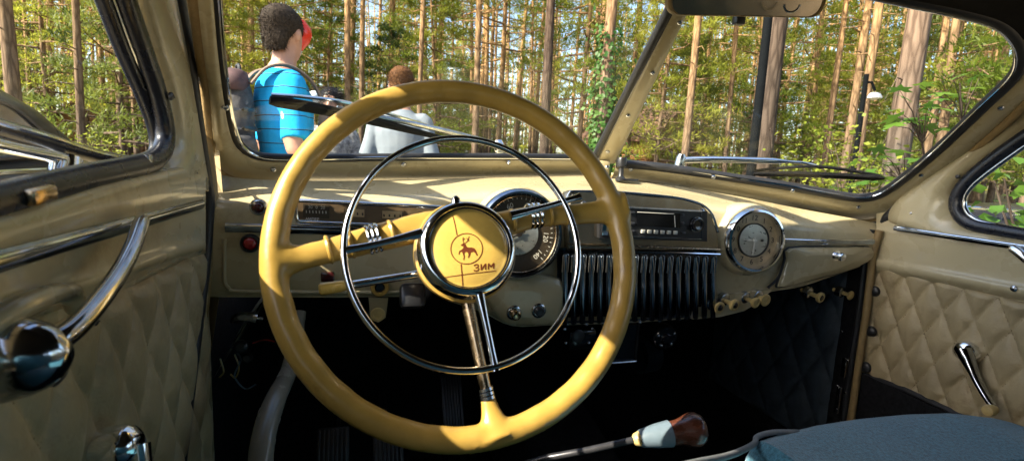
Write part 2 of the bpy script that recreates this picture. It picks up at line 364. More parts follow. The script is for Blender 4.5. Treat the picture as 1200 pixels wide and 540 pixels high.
# ------------------------------------------------------------------ the setting outside: ground, road
def ground():
    mb = MB(); n = 60; S = 260
    xs = np.sign(np.linspace(-1, 1, n))*np.abs(np.linspace(-1, 1, n))**1.8*S
    rows = [[V(x, y+40, -0.02 + (0.10*math.sin(x*0.21+1)*math.cos(y*0.17) if abs(x) > 6 or y > 8 else 0)) for x in xs] for y in xs]
    mb.grid(rows); tag(mb.build('ground', 'forest_floor', None, smooth=180), kind='structure')
    mb = MB(); rows = []
    for y in np.linspace(-14, 13, 40):
        w = 4.2 + 0.5*math.sin(y*0.9)
        rows.append([V(x, y, 0.003 + 0.0*x) for x in (0.5-w, 0.5-w*0.5, 0.5, 0.5+w*0.5, 0.5+w*1.1)])
    mb.grid(rows); tag(mb.build('road', 'sand_road', None, smooth=180), kind='structure')
ground()

# ------------------------------------------------------------------ the car whose cabin we sit in
XL, XR = -0.235, 1.19
def Zr(z): return CAM_Z + z
car = empty('vintage_car', (0.5, 0.3, 0.0))
tag(car, 'cream vintage saloon car seen from inside its cabin, with ivory steering wheel', 'car')

# windscreen planes
W1, W2 = atY(705, 185, 1.14), atY(800, 0, .80)
W3, W4 = atY(285, 178, .98), atY(1010, 230, .93)
def pn(a, b, c):
    n = unit(np.cross(b-a, c-a)); return n if np.dot(n, CAM-a) > 0 else -n
NL, NR = pn(W1, W2, W3), pn(W1, W2, W4)
def onL(px, py, off=0.0): return onp(px, py, W1+NL*off, NL)
def onR(px, py, off=0.0): return onp(px, py, W1+NR*off, NR)

def body_shell():
    mb = MB()
    # roof lining, one curved sheet with thickness
    def roofz(x, y):
        u = (x-0.48)/0.80
        return Zr(0.295 + 0.105*(1-u*u) - 0.05*max(0, (abs(y+0.5)-0.9))**2)
    ys = np.linspace(0.66, -2.2, 16); xs = np.linspace(-0.33, 1.29, 15)
    top = [[V(x, y - 0.20*((x-0.48)/0.8)**2*(1 if y > 0.3 else 0) + (0.13 if i == 0 else 0)*0, roofz(x, y)) for x in xs] for i, y in enumerate(ys)]
    mb.grid(top); mb.grid([[p+V(0, 0, 0.035) for p in r] for r in top])
    o = mb.build('roof', 'headliner', car, smooth=60, label='dark cloth headlining of the roof, barely lit')
    # floor, bulkhead, rear wall, lower outer sides
    mb = MB()
    mb.box((0.48, 0.0, Zr(-0.84)), (1.62, 3.9, 0.04)); mb.build('floor', 'dark_carpet', car, label='black carpeted floor of the footwell')
    mb = MB()
    mb.box((0.48, 1.46, Zr(-0.50)), (1.62, 0.03, 0.72)); mb.box((0.48, 1.36, Zr(-0.78)), (1.5, 0.25, 0.03), (V(1, 0, 0), V(0, 1, 0.8), V(0, -0.8, 1)))
    mb.build('bulkhead', 'dark_carpet', car)
    for x in (-.31, 1.29):
        mb = MB(); mb.box((x, .3, Zr(-.62)), (.05, 2.4, .56)); mb.build('sill', 'dark_carpet', car)
    mb = MB()
    # tail: a wall below the back window and a wall each side of it
    mb.box((0.48, -2.15, Zr(-0.42)), (1.62, 0.05, 0.86)); mb.box((-0.18, -2.15, Zr(0.14)), (0.30, 0.05, 0.40)); mb.box((1.14, -2.15, Zr(0.14)), (0.30, 0.05, 0.40))
    # sides: rear doors below the belt, posts between windows
    for x in (-0.29, 1.25):
        mb.box((x, -1.25, Zr(-0.44)), (0.06, 1.75, 0.82)); mb.box((x, -0.42, Zr(0.12)), (0.06, 0.12, 0.40)); mb.box((x, -1.75, Zr(0.12)), (0.06, 0.80, 0.40))
        mb.box((x, -0.8, Zr(0.30)), (0.075, 2.7, 0.05))
    mb.build('cabin_side', 'cream_trim', car)
    # bonnet, wings and scuttle outside, below the line of sight
    mb = MB(); rows = []
    for y in np.linspace(1.0, 2.9, 14):
        t = (y-1.0)/1.9
        row = []
        for a in np.linspace(-1, 1, 21):
            hw = 0.88 - 0.12*t*t
            h = Zr(-0.06) - 0.16*t*t - 0.02*(1-t) - 0.62*abs(a)**5 + 0.03*math.cos(a*math.pi*2)*t - 0.06*abs(a)**2 - (0.10 if t > 0.97 else 0)
            row.append(V(0.5+hw*a, y if t < 0.97 else y, h))
        rows.append(row)
    mb.grid(rows); mb.grid([[V(p[0], 2.9+0.002, Zr(-0.16)+k) for p in rows[-1]] for k in (-0.6, 0.0)])
    mb.build('bonnet', 'cream_paint', car, smooth=50)
body_shell()

def loft2(mb, I, O, prof, nrmI, nrmO=None):
    # surface from line I to line O; prof = [(t, lift)]
    rows = []
    for k, (t, h) in enumerate(prof):
        rows.append([I[i]*(1-t)+O[i]*t + (nrmI[i] if isinstance(nrmI, list) else nrmI)*h for i in range(len(I))])
    mb.grid(rows)

def windscreen():
    # opening edges, traced and set on the planes of the two raked panes
    Lop = [(248, -90), (250, -40), (253, 0), (257, 50), (263, 100), (271, 145), (281, 168), (300, 180), (330, 183), (400, 183), (500, 182), (600, 182), (688, 183)]
    Lout = [(222, -95), (225, -40), (229, 0), (236, 60), (243, 110), (247, 160), (254, 192), (276, 206), (315, 211), (400, 212), (500, 210), (600, 207), (700, 206)]
    A = spl([onL(*p) for p in Lop], 6); B = spl([onL(*p, 0.0) for p in Lout], 6)
    A = resamp(A, 70); B = resamp(B, 70)
    mb = MB(); prof = [(0, 0.0), (0.03, 0.006), (0.15, 0.013), (0.5, 0.017), (0.85, 0.013), (0.97, 0.006), (1.0, -0.01)]
    loft2(mb, A, B, prof, NL)
    Rop = [(722, 190), (760, 193), (800, 198), (860, 207), (920, 216), (970, 225), (1005, 230), (1030, 226), (1060, 206), (1100, 172), (1150, 124), (1185, 90), (1196, 68), (1191, 45), (1168, 24), (1120, 10), (1070, 0), (1000, -14), (900, -30), (830, -40)]
    Rout = [(716, 206), (760, 211), (800, 218), (860, 229), (920, 240), (970, 250), (1010, 256), (1045, 247), (1082, 219), (1120, 188), (1170, 145), (1215, 105), (1235, 70), (1228, 20), (1190, -6), (1130, -22), (1070, -30), (1000, -45), (900, -60), (830, -70)]
    C = resamp(spl([onR(*p) for p in Rop], 6), 110); D = resamp(spl([onR(*p) for p in Rout], 6), 110)
    C = spl([onR(*p) for p in Rop], 6); D = spl([onR(*p) for p in Rout], 6)
    kc = 13*6+1; loft2(mb, C[:kc], D[:kc], prof, NR)
    mt = MB(); loft2(mt, C[kc-1:], D[kc-1:], [(0, .003), (.1, .012), (.5, .018), (1.0, .022), (1.3, .03)], NR); mt.build('header_trim', 'headliner', car, smooth=70)
    D = D[:kc]
    o = mb.build('windscreen_frame', 'cream_paint', car, smooth=70, label='cream painted metal windscreen surround fixed with round screws')
    # screws on the surround
    for (px, py, f, n) in [(264, 127, onL, NL), (320, 199, onL, NL), (473, 193, onL, NL), (596, 191, onL, NL), (739, 199, onR, NR), (836, 208, onR, NR), (929, 224, onR, NR), (1006, 243, onR, NR), (1080, 206, onR, NR), (1173, 127, onR, NR)]:
        screw(f(px, py, 0.0165), n, 0.0052, o)
    # gasket of black rubber and a bright bead
    for (E_, n, f) in ((A, NL, onL), (C, NR, onR)):
        mb = MB(); mb.tube([p+n*0.004 for p in E_], 0.0075 if f is onL else .0105, 10); g = mb.build('gasket', 'black_rubber', o)
        mb = MB(); q = np.mean(E_, 0)
        mb.tube([p+n*0.009+unit(q-p)*(0.005 if f is onL else .008) for p in E_], 0.0026, 8); mb.build('bead', 'chrome', o)
    # leather welt all round the surround
    for (E_, n, nm) in ((B, NL, 0), (D, NR, 1)):
        mb = MB(); mb.tube([p+n*0.004 for p in E_], 0.0085, 10); mb.build('welt', 'tan_leather', o)
    # panes
    mb = MB(); Lp = [(235, -95), (240, 0), (255, 120), (270, 175), (300, 190), (500, 190), (700, 190), (712, 170), (808, -15), (830, -60)]
    P = [onL(*p, -0.003) for p in Lp]; mb.prism(P, NL*0.004); mb.build('pane', 'windscreen_glass', o, smooth=None)
    mb = MB(); Rp = [(712, 192), (800, 206), (920, 224), (1005, 240), (1040, 230), (1110, 175), (1200, 95), (1205, 60), (1175, 15), (1070, -12), (900, -45), (815, -50), (800, 0)]
    P = [onR(*p, -0.003) for p in Rp]; mb.prism(P, NR*0.004); mb.build('pane', 'windscreen_glass', o, smooth=None)
    # header rail over both panes
    mb = MB(); H = [onL(222, -95), onL(400, -62), onL(600, -52), onL(830, -52), onR(900, -60), onR(1000, -45), onR(1070, -30), onR(1130, -22), onR(1190, -6), onR(1228, 20), onR(1240, 60)]
    H = spl(H, 6); mb.grid([[p+V(0, 0.03, -0.012) for p in H], [p+V(0, -0.005, -0.014) for p in H], [p+V(0, -0.05, 0.0) for p in H], [p+V(0, -0.22, 0.05) for p in H], [p+V(0, -0.22, 0.10) for p in H], [p+V(0, 0.03, 0.10) for p in H]])
    mb.build('header_rail', 'headliner', car, smooth=60, label='dark header rail above the windscreen')
    # centre post
    n = unit(NL+NR); mb = MB()
    a0, a1 = atY(700, 190, 1.128), atY(795, -5, .785); b0, b1 = atY(722, 189, 1.124), atY(815, -5, .780)
    rows = []
    for t in np.linspace(0, 1, 12):
        l = a0*(1-t)+a1*t; r = b0*(1-t)+b1*t
        rows.append([l-n*0.01, l+n*0.002, l*0.85+r*0.15+n*0.006, l*0.5+r*0.5+n*0.0075, l*0.15+r*0.85+n*0.006, r+n*0.002, r-n*0.01])
    mb.grid(rows); cp = mb.build('centre_post', 'cream_paint', car, smooth=60, label='cream centre post between the two windscreen panes')
    for (px, py) in [(712, 178), (736, 136), (765, 86), (797, 27)]:
        t = (185-py)/185.0; screw(onp(px, py, (a0+b0)/2+n*0.0075, n), n, 0.0048, cp)
    mb = MB(); mb.tube([onL(697, 184, 0.006), onL(740, 98, 0.006), onL(789, 2, 0.006), onL(800, -20, 0.006)], 0.0085, 10); mb.build('gasket', 'black_rubber', cp)
    mb = MB(); mb.tube([onL(702, 182, 0.010), onL(746, 96, 0.010), onL(795, 2, 0.010)], 0.0022, 8); mb.build('bead', 'worn_chrome', cp)
    mb = MB(); mb.box(atY(707, 197, 1.105), (0.030, 0.012, 0.034), None, 0.004); ft = mb.build('foot', 'cream_paint', cp)
    screw(atY(712, 196, 1.097), V(-.1, -1, .1), 0.005, cp)
windscreen()

def demister():
    c = atY(727, 212, 1.075); mb = MB()
    mb.lathe([(0, .012), (.006, .012), (.008, .009), (.012, .006), (.03, .006), (.033, .011), (.05, .012), (.054, .010), (.054, 0)], c, V(0, 0, 1), 20)
    o = mb.build('lever_switch', 'black_plastic', car, label='small black toggle on the dashboard top beside the centre post')
    mb = MB(); mb.box(c+V(.018, -.006, .003), (.045, .016, .006), None, .002); mb.build('base', 'black_enamel', o)
demister()

# ---------------------------- dashboard body
def dashboard():
    S = [236, 252, 275, 320, 400, 500, 560, 600, 650, 700, 800, 845, 870, 905, 940, 1000, 1020, 1029]
    def I(xs, ys): return np.interp(S, xs, ys)
    rows = []
    defs = [
        (I([236, 275, 320, 400, 500, 600, 700, 800, 870, 940, 1000, 1029], [198, 208, 211, 212, 210, 207, 207, 219, 231, 245, 256, 262]),
         I([236, 275, 400, 500, 600, 700, 800, 870, 940, 1000, 1029], [.955, .97, 1.02, 1.045, 1.085, 1.115, 1.065, 1.02, .98, .945, .93])),
        (I([236, 275, 400, 500, 600, 700, 800, 870, 940, 1000, 1029], [212, 217, 219, 217, 214, 215, 226, 237, 250, 260, 265]),
         I([236, 275, 400, 500, 600, 700, 800, 870, 940, 1000, 1029], [.945, .96, .995, 1.01, 1.03, 1.05, 1.015, .985, .96, .935, .925])),
        (I([236, 275, 400, 500, 600, 700, 800, 870, 940, 1000, 1029], [224, 225, 225, 224, 221, 222, 232, 243, 256, 265, 269]),
         I([236, 275, 400, 600, 700, 800, 940, 1029], [.938, .95, .965, .975, .98, .965, .945, .918])),
        (I([236, 275, 400, 500, 600, 700, 800, 870, 940, 1000, 1029], [231, 231, 231, 230, 229, 229, 238, 249, 261, 269, 273]),
         I([236, 275, 400, 600, 700, 800, 940, 1029], [.930, .938, .942, .942, .942, .938, .932, .912])),
        (I([236, 275, 400, 500, 600, 700, 800, 870, 940, 1000, 1029], [240, 239, 238, 238, 238, 238, 246, 256, 267, 274, 278]),
         I([236, 400, 700, 940, 1029], [.922, .926, .926, .924, .908])),
        (I([236, 1029], [266, 284]), I([236, 400, 700, 940, 1029], [.918, .92, .92, .92, .905])),
        (I([236, 500, 1029], [275, 280, 292]), I([236, 400, 700, 940, 1029], [.917, .918, .918, .918, .905])),
        (I([236, 560, 600, 700, 800, 870, 1000, 1029], [310, 312, 320, 330, 328, 312, 302, 298]), I([236, 400, 700, 940, 1029], [.917, .918, .918, .922, .91])),
        (I([236, 500, 540, 600, 700, 820, 845, 870, 905, 940, 1000, 1029], [338, 340, 346, 372, 372, 366, 352, 345, 334, 328, 309, 303]), I([236, 400, 700, 940, 1029], [.920, .920, .922, .928, .92])),
        (I([236, 500, 540, 600, 700, 820, 845, 870, 905, 940, 1000, 1029], [346, 347, 353, 380, 378, 371, 360, 352, 340, 334, 314, 307]), I([236, 1029], [.928, .932])),
    ]
    for py, Y in defs: rows.append([atY(S[i], py[i], Y[i]) for i in range(len(S))])
    rows.append([p + V(0, .012, -.004) for p in rows[-1]]); rows.append([p + V(0, .10, .0) for p in rows[-1]])
    # smooth by spline both ways
    g = [spl(r, 4) for r in rows]; g = list(map(list, zip(*[spl(list(c), 4) for c in zip(*g)])))
    mb = MB(); mb.grid(g)
    d = mb.build('dashboard', 'cream_paint', car, smooth=60, label='cream painted metal dashboard running across the cabin')
    return d
dash = dashboard()

def strip(name, pts, h, th, m, parent, n=10):
    mb = MB(); mb.tube(spl(pts, 6), h, 10, flat=th/h, up=V(0, 1, 0)); return mb.build(name, m, parent)
# bright mouldings on the dash
mb = MB(); P = spl([atY(264, 266.5, .916), atY(340, 268.5, .915), atY(430, 271, .914), atY(560, 274, .914)], 6)
mb.tube(P, .0075, 10, flat=.5, up=V(0, 1, 0)); mb.build('moulding', 'blue_chrome', dash)
mb = MB(); P = spl([atY(264, 264, .911), atY(340, 266, .910), atY(430, 268.5, .909), atY(560, 271.5, .909)], 6)
mb.tube(P, .0022, 8); mb.build('moulding_bead', 'chrome', dash)
mb = MB(); P = spl([atY(916, 282, .914), atY(960, 283.5, .912), atY(1000, 283.5, .906), atY(1024, 283, .898)], 6)
mb.tube(P, .0068, 10, flat=.5, up=V(0, 1, 0)); mb.build('moulding', 'blue_chrome', dash)
mb = MB(); P = spl([atY(916, 280, .909), atY(960, 281.5, .907), atY(1000, 281.5, .901), atY(1024, 281, .893)], 6)
mb.tube(P, .0018, 8); mb.build('moulding_bead', 'chrome', dash)

mb = MB(); mb.tube(spl([atY(263, 280, .9165), atY(263, 325, .917), atY(268, 337, .918), atY(282, 341, .919), atY(380, 342, .9195), atY(470, 342, .9195), atY(486, 336, .918), atY(490, 320, .9175)], 6), .0032, 8); mb.build('panel_bead', 'cream_paint', dash)
def gauge_strip():
    Y = .915
    tl, tr, br, bl = (346, 234.5), (535, 243.5), (535, 267.5), (348, 259.5)
    c = [atY(*p, Y) for p in (tl, tr, br, bl)]
    xd = unit(c[1]-c[0]); zd = unit(c[0]-c[3])
    mb = MB(); mb.prism([p+V(0, .006, 0) for p in c], V(0, .006, 0)); o = mb.build('gauge_strip', 'gauge_brown', car, smooth=None, label='long chrome framed strip of small gauges left of the steering hub')
    mb = MB()
    rc = []                           # rounded corner frame
    for k, p in enumerate(c):
        q = c[k-1]; s = c[(k+1) % 4]
        rc += [p+unit(q-p)*.006, p+unit(q-p)*.0018+unit(s-p)*.0018, p+unit(s-p)*.006]
    mb.tube([p-V(0, .004, 0) for p in rc], .0036, 10, closed=True, up=V(0, 1, 0)); mb.build('frame', 'chrome', o)
    for (x0, x1, y0, y1, mm) in [(355, 386, 238.5, 255, 'dial_silver'), (403, 429, 242.5, 255.5, 'dial_silver'), (446, 473, 245, 257.5, 'dial_silver'), (489, 512, 247, 259.5, 'dial_silver')]:
        mb = MB(); mb.prism([atY(x0, y0, Y+.004), atY(x1, y0+1.2, Y+.004), atY(x1, y1+1.2, Y+.004), atY(x0, y1, Y+.004)], V(0, .004, 0)); w = mb.build('gauge_window', 'gauge_brown' if x0 > 360 else 'dial_brown', o, smooth=None)
        mb = MB(); sx = x1-x0
        mb.prism([atY(x0+2, y0+2, Y+.0025), atY(x1-2, y0+3, Y+.0025), atY(x1-2, y1-1, Y+.0025), atY(x0+2, y1-2, Y+.0025)], V(0, .001, 0)); mb.build('gauge_dial', 'dial_tan' if x0 > 360 else 'dial_brown', o, smooth=None)
        mb = MB()
        for k in range(4 if x0 > 360 else 7):
            px = x0+4+(sx-8)*k/(3 if x0 > 360 else 6); py = (y0+y1)/2+1+(px-x0)*.04
            mb.box(atY(px, py, Y+.002), (.0026 if x0 > 360 else .0014, .0006, .0045), (xd, V(0, 1, 0), zd))
        mb.build('gauge_marks', 'black_print' if x0 > 360 else 'white_print', o, smooth=None)
    if True:
        texts('lettering', [('АМПЕР', atY(366, 256.8, Y-.002), xd, zd, .0062), ('20  0  20', atY(371, 243, Y+.0015), xd, zd, .0075)], 'white_print', o)
    mb = MB(); mb.prism([p+V(0, .0, 0) for p in c], V(0, .0006, 0)); mb.build('glass', 'dial_glass', o, smooth=None)
gauge_strip()

def lamp(px, py, r, lens, bez, lab):
    c = atY(px, py, .915); mb = MB(); ax = V(0, -1, 0.05)
    mb.lathe([(-.004, r), (.004, r), (.007, r*.9), (.0075, r*.72), (.004, r*.68)], c, ax, 28); o = mb.build('warning_lamp', bez, car, label=lab)
    mb = MB(); mb.lathe([(.002, r*.68), (.007, r*.62), (.010, r*.4), (.011, 0)], c, ax, 24); mb.build('lens', lens, o)
lamp(303, 242.5, .0135, 'dark_red_lens', 'worn_chrome', 'dark red warning lamp in a chrome ring, upper left of the dashboard')
lamp(293.5, 285, .0155, 'red_lens', 'black_plastic', 'bright red push button in a black collar, lower left of the dashboard')

def speedometer():
    c = atY(608, 274, .902); ax = unit(V(0.03, -1, 0.10)); r = .080
    mb = MB(); mb.lathe([(-.10, r*1.10), (-.03, r*1.12), (-.005, r*1.10), (.008, r*1.03), (.010, r*.97), (.0, r*.93), (-.012, r*.92)], c, ax, 64)
    o = mb.build('speedometer', 'cream_paint', car, label='round brown speedometer behind the right side of the steering wheel')
    mb = MB(); mb.lathe([(.004, r*1.06), (.012, r*1.04), (.017, r*.99), (.016, r*.94), (.008, r*.91), (-.004, r*.90)], c, ax, 64); mb.build('bezel', 'blue_chrome', o)
    mb = MB(); mb.lathe([(.009, r*.895), (.012, r*.885), (.011, r*.87), (.006, r*.865)], c, ax, 64); mb.build('inner_ring', 'bronze', o)
    mb = MB(); mb.lathe([(-.002, r*.90), (-.002, 0)], c, ax, 64); mb.build('dial', 'dial_brown', o)
    mb = MB(); mb.lathe([(-.002, r*.50), (.001, r*.48), (.002, r*.4), (.002, 0)], c, ax, 40); mb.build('centre_disc', 'dial_silver', o)
    a = unit(np.cross(V(0, 0, 1), ax)); a = a if a[0] > 0 else -a; b = unit(np.cross(ax, a)); b = b if b[2] > 0 else -b
    items = []
    for k in range(8):
        ang = R(225 - k*270/7); items.append((str(k*20), c+ax*.0 + r*.68*(math.cos(ang)*a+math.sin(ang)*b), math.cos(ang-math.pi/2)*a+math.sin(ang-math.pi/2)*b, math.cos(ang)*a+math.sin(ang)*b, .0135))
    texts('numerals', items, 'white_print', o)
    mb = MB()
    for k in range(36):
        ang = R(225 - k*270/35); rd = math.cos(ang)*a+math.sin(ang)*b
        mb.box(c+ax*.0+rd*r*.83, (.0012, .006 if k % 5 == 0 else .0035, .0006), (np.cross(rd, ax), rd, ax))
    mb.build('scale_marks', 'white_print', o, smooth=None)
    ang = R(205); rd = math.cos(ang)*a+math.sin(ang)*b; sd = np.cross(rd, ax)
    mb = MB(); mb.prism([c+ax*.004-rd*.012+sd*.002, c+ax*.004+rd*r*.55+sd*.0006, c+ax*.004+rd*r*.55-sd*.0006, c+ax*.004-rd*.012-sd*.002], ax*.001); mb.lathe([(.003, .006), (.006, .005), (.006, 0)], c, ax, 20); mb.build('needle', 'black_print', o, smooth=None)
    mb = MB(); mb.lathe([(.008, r*.88), (.0085, 0)], c, ax, 48); mb.build('glass', 'dial_glass', o)
    # cream lower panel with two switches
    mb = MB(); pl = [(556, 322), (656, 326), (655, 372), (648, 380), (604, 381), (585, 374), (570, 352)]
    f = [atY(x, y, .905) for x, y in spl([V(a, b) for a, b in pl], 3, True)]; cc = np.mean(f, 0)
    mb.grid([[p+V(0, .04, 0) for p in f], f, [p+unit(cc-p)*.003-V(0, .004, 0) for p in f], [p+unit(cc-p)*.010-V(0, .007, 0) for p in f], [p*.5+cc*.5-V(0, .009, 0) for p in f]], closeu=True); mb.add([p*.5+cc*.5-V(0, .009, 0) for p in f], [tuple(range(len(f)))]); q = mb.build('switch_panel', 'cream_paint', car, smooth=50, label='cream panel under the speedometer with two knobs')
    for (px, py, mm, ln) in [(602, 366, 'bronze', .016), (631, 363.5, 'dark_metal', .008)]:
        c2 = atY(px, py, .897); mb = MB(); mb.lathe([(-.002, .0145), (.002, .0145), (.004, .012), (.004, .0095)], c2, V(0, -1, 0), 28); mb.build('collar', 'worn_chrome', q)
        mb = MB(); mb.lathe([(.0, .0095), (ln, .0095), (ln+.002, .007), (ln+.001, .004), (ln+.001, 0)], c2, V(0.05, -1, -.1), 24); mb.build('knob', mm, q)
speedometer()

def radio():
    Y = .905
    # plated panel with curved shoulders
    pl = [(664, 292), (664, 232), (667, 226), (674, 224), (720, 225), (770, 229), (800, 233), (822, 240), (834, 252), (840, 272), (843, 294)]
    mb = MB(); f = [atY(x, y, Y) for x, y in pl]; b = [p+V(0, .03, .0) for p in f]
    cen = np.mean(f, 0); fi = [p+unit(cen-p)*.006 - V(0, .005, 0) for p in f]
    mb.grid([b, f, fi], closeu=True); mb.add(fi, [tuple(range(len(fi)))])
    o = mb.build('radio_panel', 'brown_metal', car, smooth=50, label='dark plated panel holding the radio in the middle of the dashboard')
    mb = MB(); mb.tube(spl([p-V(0, .003, 0) for p in f[1:-1]], 4), .0026, 8); mb.build('panel_edge', 'worn_chrome', o)
    Y = .898
    xd = unit(atY(820, 262, Y)-atY(730, 258, Y)); zd = unit(np.cross(xd, V(0, 1, 0)))
    def p(x, y, dy=0): return atY(x, y, Y+dy)
    mb = MB(); q = [p(700, 240.5), p(825, 247), p(825, 282), p(700, 278)]; mb.prism([v-V(0, .010, 0) for v in q], V(0, .018, 0)); body = mb.build('radio', 'black_plastic', car, smooth=None, label='black modern car radio with dark display and a row of pale keys')
    mb = MB(); q = [p(735, 243.2, -.0115), p(822, 248, -.0115), p(822, 280.2, -.0115), p(735, 277, -.0115)]
    mb.tube(q, .0012, 6, closed=True); mb.build('trim_ring', 'worn_chrome', body)
    mb = MB(); q = [p(746, 247.5, -.0115), p(797, 250.3, -.0115), p(797, 267, -.0115), p(746, 264.5, -.0115)]; mb.prism(q, V(0, .002, 0)); mb.build('display', 'display', body, smooth=None)
    mb = MB(); mb.tube([p(747, 248.5, -.012), p(790, 250.8, -.012)], .0006, 6); mb.tube([p(790.5, 252.5, -.012), p(791.2, 266, -.012)], .0009, 6); mb.build('display_line', 'white_print', body)
    for k in range(6):
        px = 753.5+k*7.6; py = 271.2+k*.28; mb = MB(); mb.box(p(px, py, -.012), (.0085, .004, .0072), (xd, V(0, 1, 0), zd), .001); mb.build('key', 'key_white', body)
    for (px, py, w, h) in [(741, 249, .010, .005), (741, 262, .010, .006), (741, 271, .010, .005), (800, 252, .007, .005), (800, 262, .007, .006), (801, 273, .010, .004)]:
        mb = MB(); mb.box(p(px, py, -.011), (w, .004, h), (xd, V(0, 1, 0), zd), .001); mb.build('button', 'dark_metal', body)
    mb = MB(); mb.lathe([(0, .0145), (.006, .0145), (.012, .0125), (.0125, .010), (.0115, .008), (.0115, 0)], p(815, 262.5, -.010), V(0, -1, 0), 30); mb.build('volume_knob', 'black_enamel', body)
    mb = MB(); mb.lathe([(0.003, .0152), (.006, .0152), (.006, .0142)], p(815, 262.5, -.010), V(0, -1, 0), 30); mb.build('knob_ring', 'worn_chrome', body)
    mb = MB(); mb.box(p(709, 267, -.011), (.013, .006, .028), (xd, V(0, 1, 0), zd), .001); mb.build('side_key', 'chrome', body)
    for (px, py) in [(684, 239), (823, 247.5)]:
        screw(atY(px, py, .898), V(0, -1, 0), .0055, o)
    mb = MB(); P = [atY(664, 286.5, .898), atY(752, 289, .897), atY(844, 292.5, .897)]; mb.tube(spl(P, 5), .0022, 8); mb.build('lower_bead', 'bronze', o)
    mb = MB(); mb.tube(spl([v-V(0, 0, .010) for v in P], 5), .0030, 8); mb.build('lower_moulding', 'chrome', o)
radio()

def grille():
    # backing plate that curls under, chrome ribs one by one
    def prof(t, px):       # t 0 top .. 1 bottom
        y0 = 296+(px-660)*.02; y1 = 379-(px-660)*.045
        yy = y0+(y1-y0)*t
        return atY(px - (8*t*t if px < 750 else 0)*0, yy, .900 + .030*max(0, t-.45)**2*1.6)
    mb = MB(); rows = [[prof(t, px)+V(0, .010, 0) for px in np.linspace(655, 843, 12)] for t in np.linspace(-.06, 1.02, 10)]
    mb.grid(rows); o = mb.build('radio_grille', 'black_enamel', car, smooth=60, label='blue black chrome loudspeaker grille of upright ribs below the radio')
    for k in range(18):
        px = 662+k*10.2; mb = MB()
        pts = [prof(t, px) for t in np.linspace(.02, 1.0, 10)]
        w = .0066; mb.tube(pts, [w*.5, w*.9]+[w]*7+[w*.9], 12, flat=.9, up=V(0, 1, 0)); mb.build('rib', 'blue_chrome', o)
        mb = MB(); top = prof(.05, px)-V(0, .005, 0); a = [top+V(math.cos(s)*.0058, 0, math.sin(s)*.0058) for s in np.linspace(0, math.pi, 9)]; mb.tube([a[0]-V(0, 0, .03)]+a+[a[-1]-V(0, 0, .03)], .0011, 6); mb.build('rib_arch', 'worn_chrome', o)
    mb = MB(); mb.tube(spl([atY(650, 377, .925), atY(700, 376, .925), atY(770, 373, .925), atY(836, 368, .925)], 5), .003, 8); mb.build('lip', 'worn_chrome', o)
    for px, py in [(665, 380), (687, 380), (707, 379), (750, 378), (773, 376), (796, 374)]:
        screw(atY(px, py, .922), V(0, -1, -.2), .004, o)
grille()

def clock():
    c = atY(883.5, 281.5, .895); ax = unit(V(-.10, -1, .06)); r = .071
    mb = MB(); mb.lathe([(-.06, r*1.0), (-.01, r*1.0), (.006, r*.98), (.012, r*.93), (.013, r*.87), (.006, r*.84), (-.004, r*.83)], c, ax, 64)
    o = mb.build('clock', 'chrome', car, label='round chrome rimmed dashboard clock with tan dial')
    mb = MB(); mb.lathe([(-.004, r*.845), (-.004, r*.5), (-.002, r*.49), (-.002, 0)], c, ax, 64); mb.build('dial', 'dial_tan', o)
    mb = MB(); mb.lathe([(-.003, r*.52), (.001, r*.52), (.001, r*.49), (-.001, r*.48)], c, ax, 64); mb.build('chapter_ring', 'black_print', o)
    mb = MB(); mb.lathe([(-.0015, r*.485), (-.0008, 0)], c, ax, 48); mb.build('centre_disc', 'dial_silver', o)
    a = unit(np.cross(V(0, 0, 1), ax)); a = a if a[0] > 0 else -a; b = unit(np.cross(ax, a)); b = b if b[2] > 0 else -b
    items = []
    for k in range(1, 13):
        ang = math.pi/2-k*math.pi/6; rd = math.cos(ang)*a+math.sin(ang)*b
        items.append((str(k), c-ax*.003+rd*r*.67, a, b, .016))
    texts('numerals', items, 'black_print', o)
    mb = MB()
    for (ang, L, w, mm) in [(R(-93), .40, .0022, 0), (R(178), .34, .0026, 0)]:
        rd = math.cos(ang)*a+math.sin(ang)*b; sd = np.cross(rd, ax)
        mb.prism([c+ax*.002-rd*.006+sd*w, c+ax*.002+rd*r*L+sd*w*.6, c+ax*.002+rd*r*(L+.06), c+ax*.002+rd*r*L-sd*w*.6, c+ax*.002-rd*.006-sd*w], ax*.0008)
    mb.lathe([(.001, .004), (.0045, .0035), (.0045, 0)], c, ax, 16); mb.build('hands', 'white_print', o, smooth=None)
    mb = MB()
    for s in (-1, 1): mb.lathe([(-.0005, .003), (.001, .003), (.001, 0)], c+a*s*r*.28, ax, 12)
    mb.build('winding_dots', 'black_print', o)
    mb = MB(); mb.lathe([(.005, r*.835), (.0065, r*.4), (.007, 0)], c, ax, 48); mb.build('glass', 'dial_glass', o)
    # plated crescent flare left of the clock
    mb = MB(); mb.lathe([(-.05, r*1.13), (-.02, r*1.12), (-.004, r*1.05), (.0, r*.99)], c, ax, 64); mb.build('flare', 'cream_paint', o)
clock()

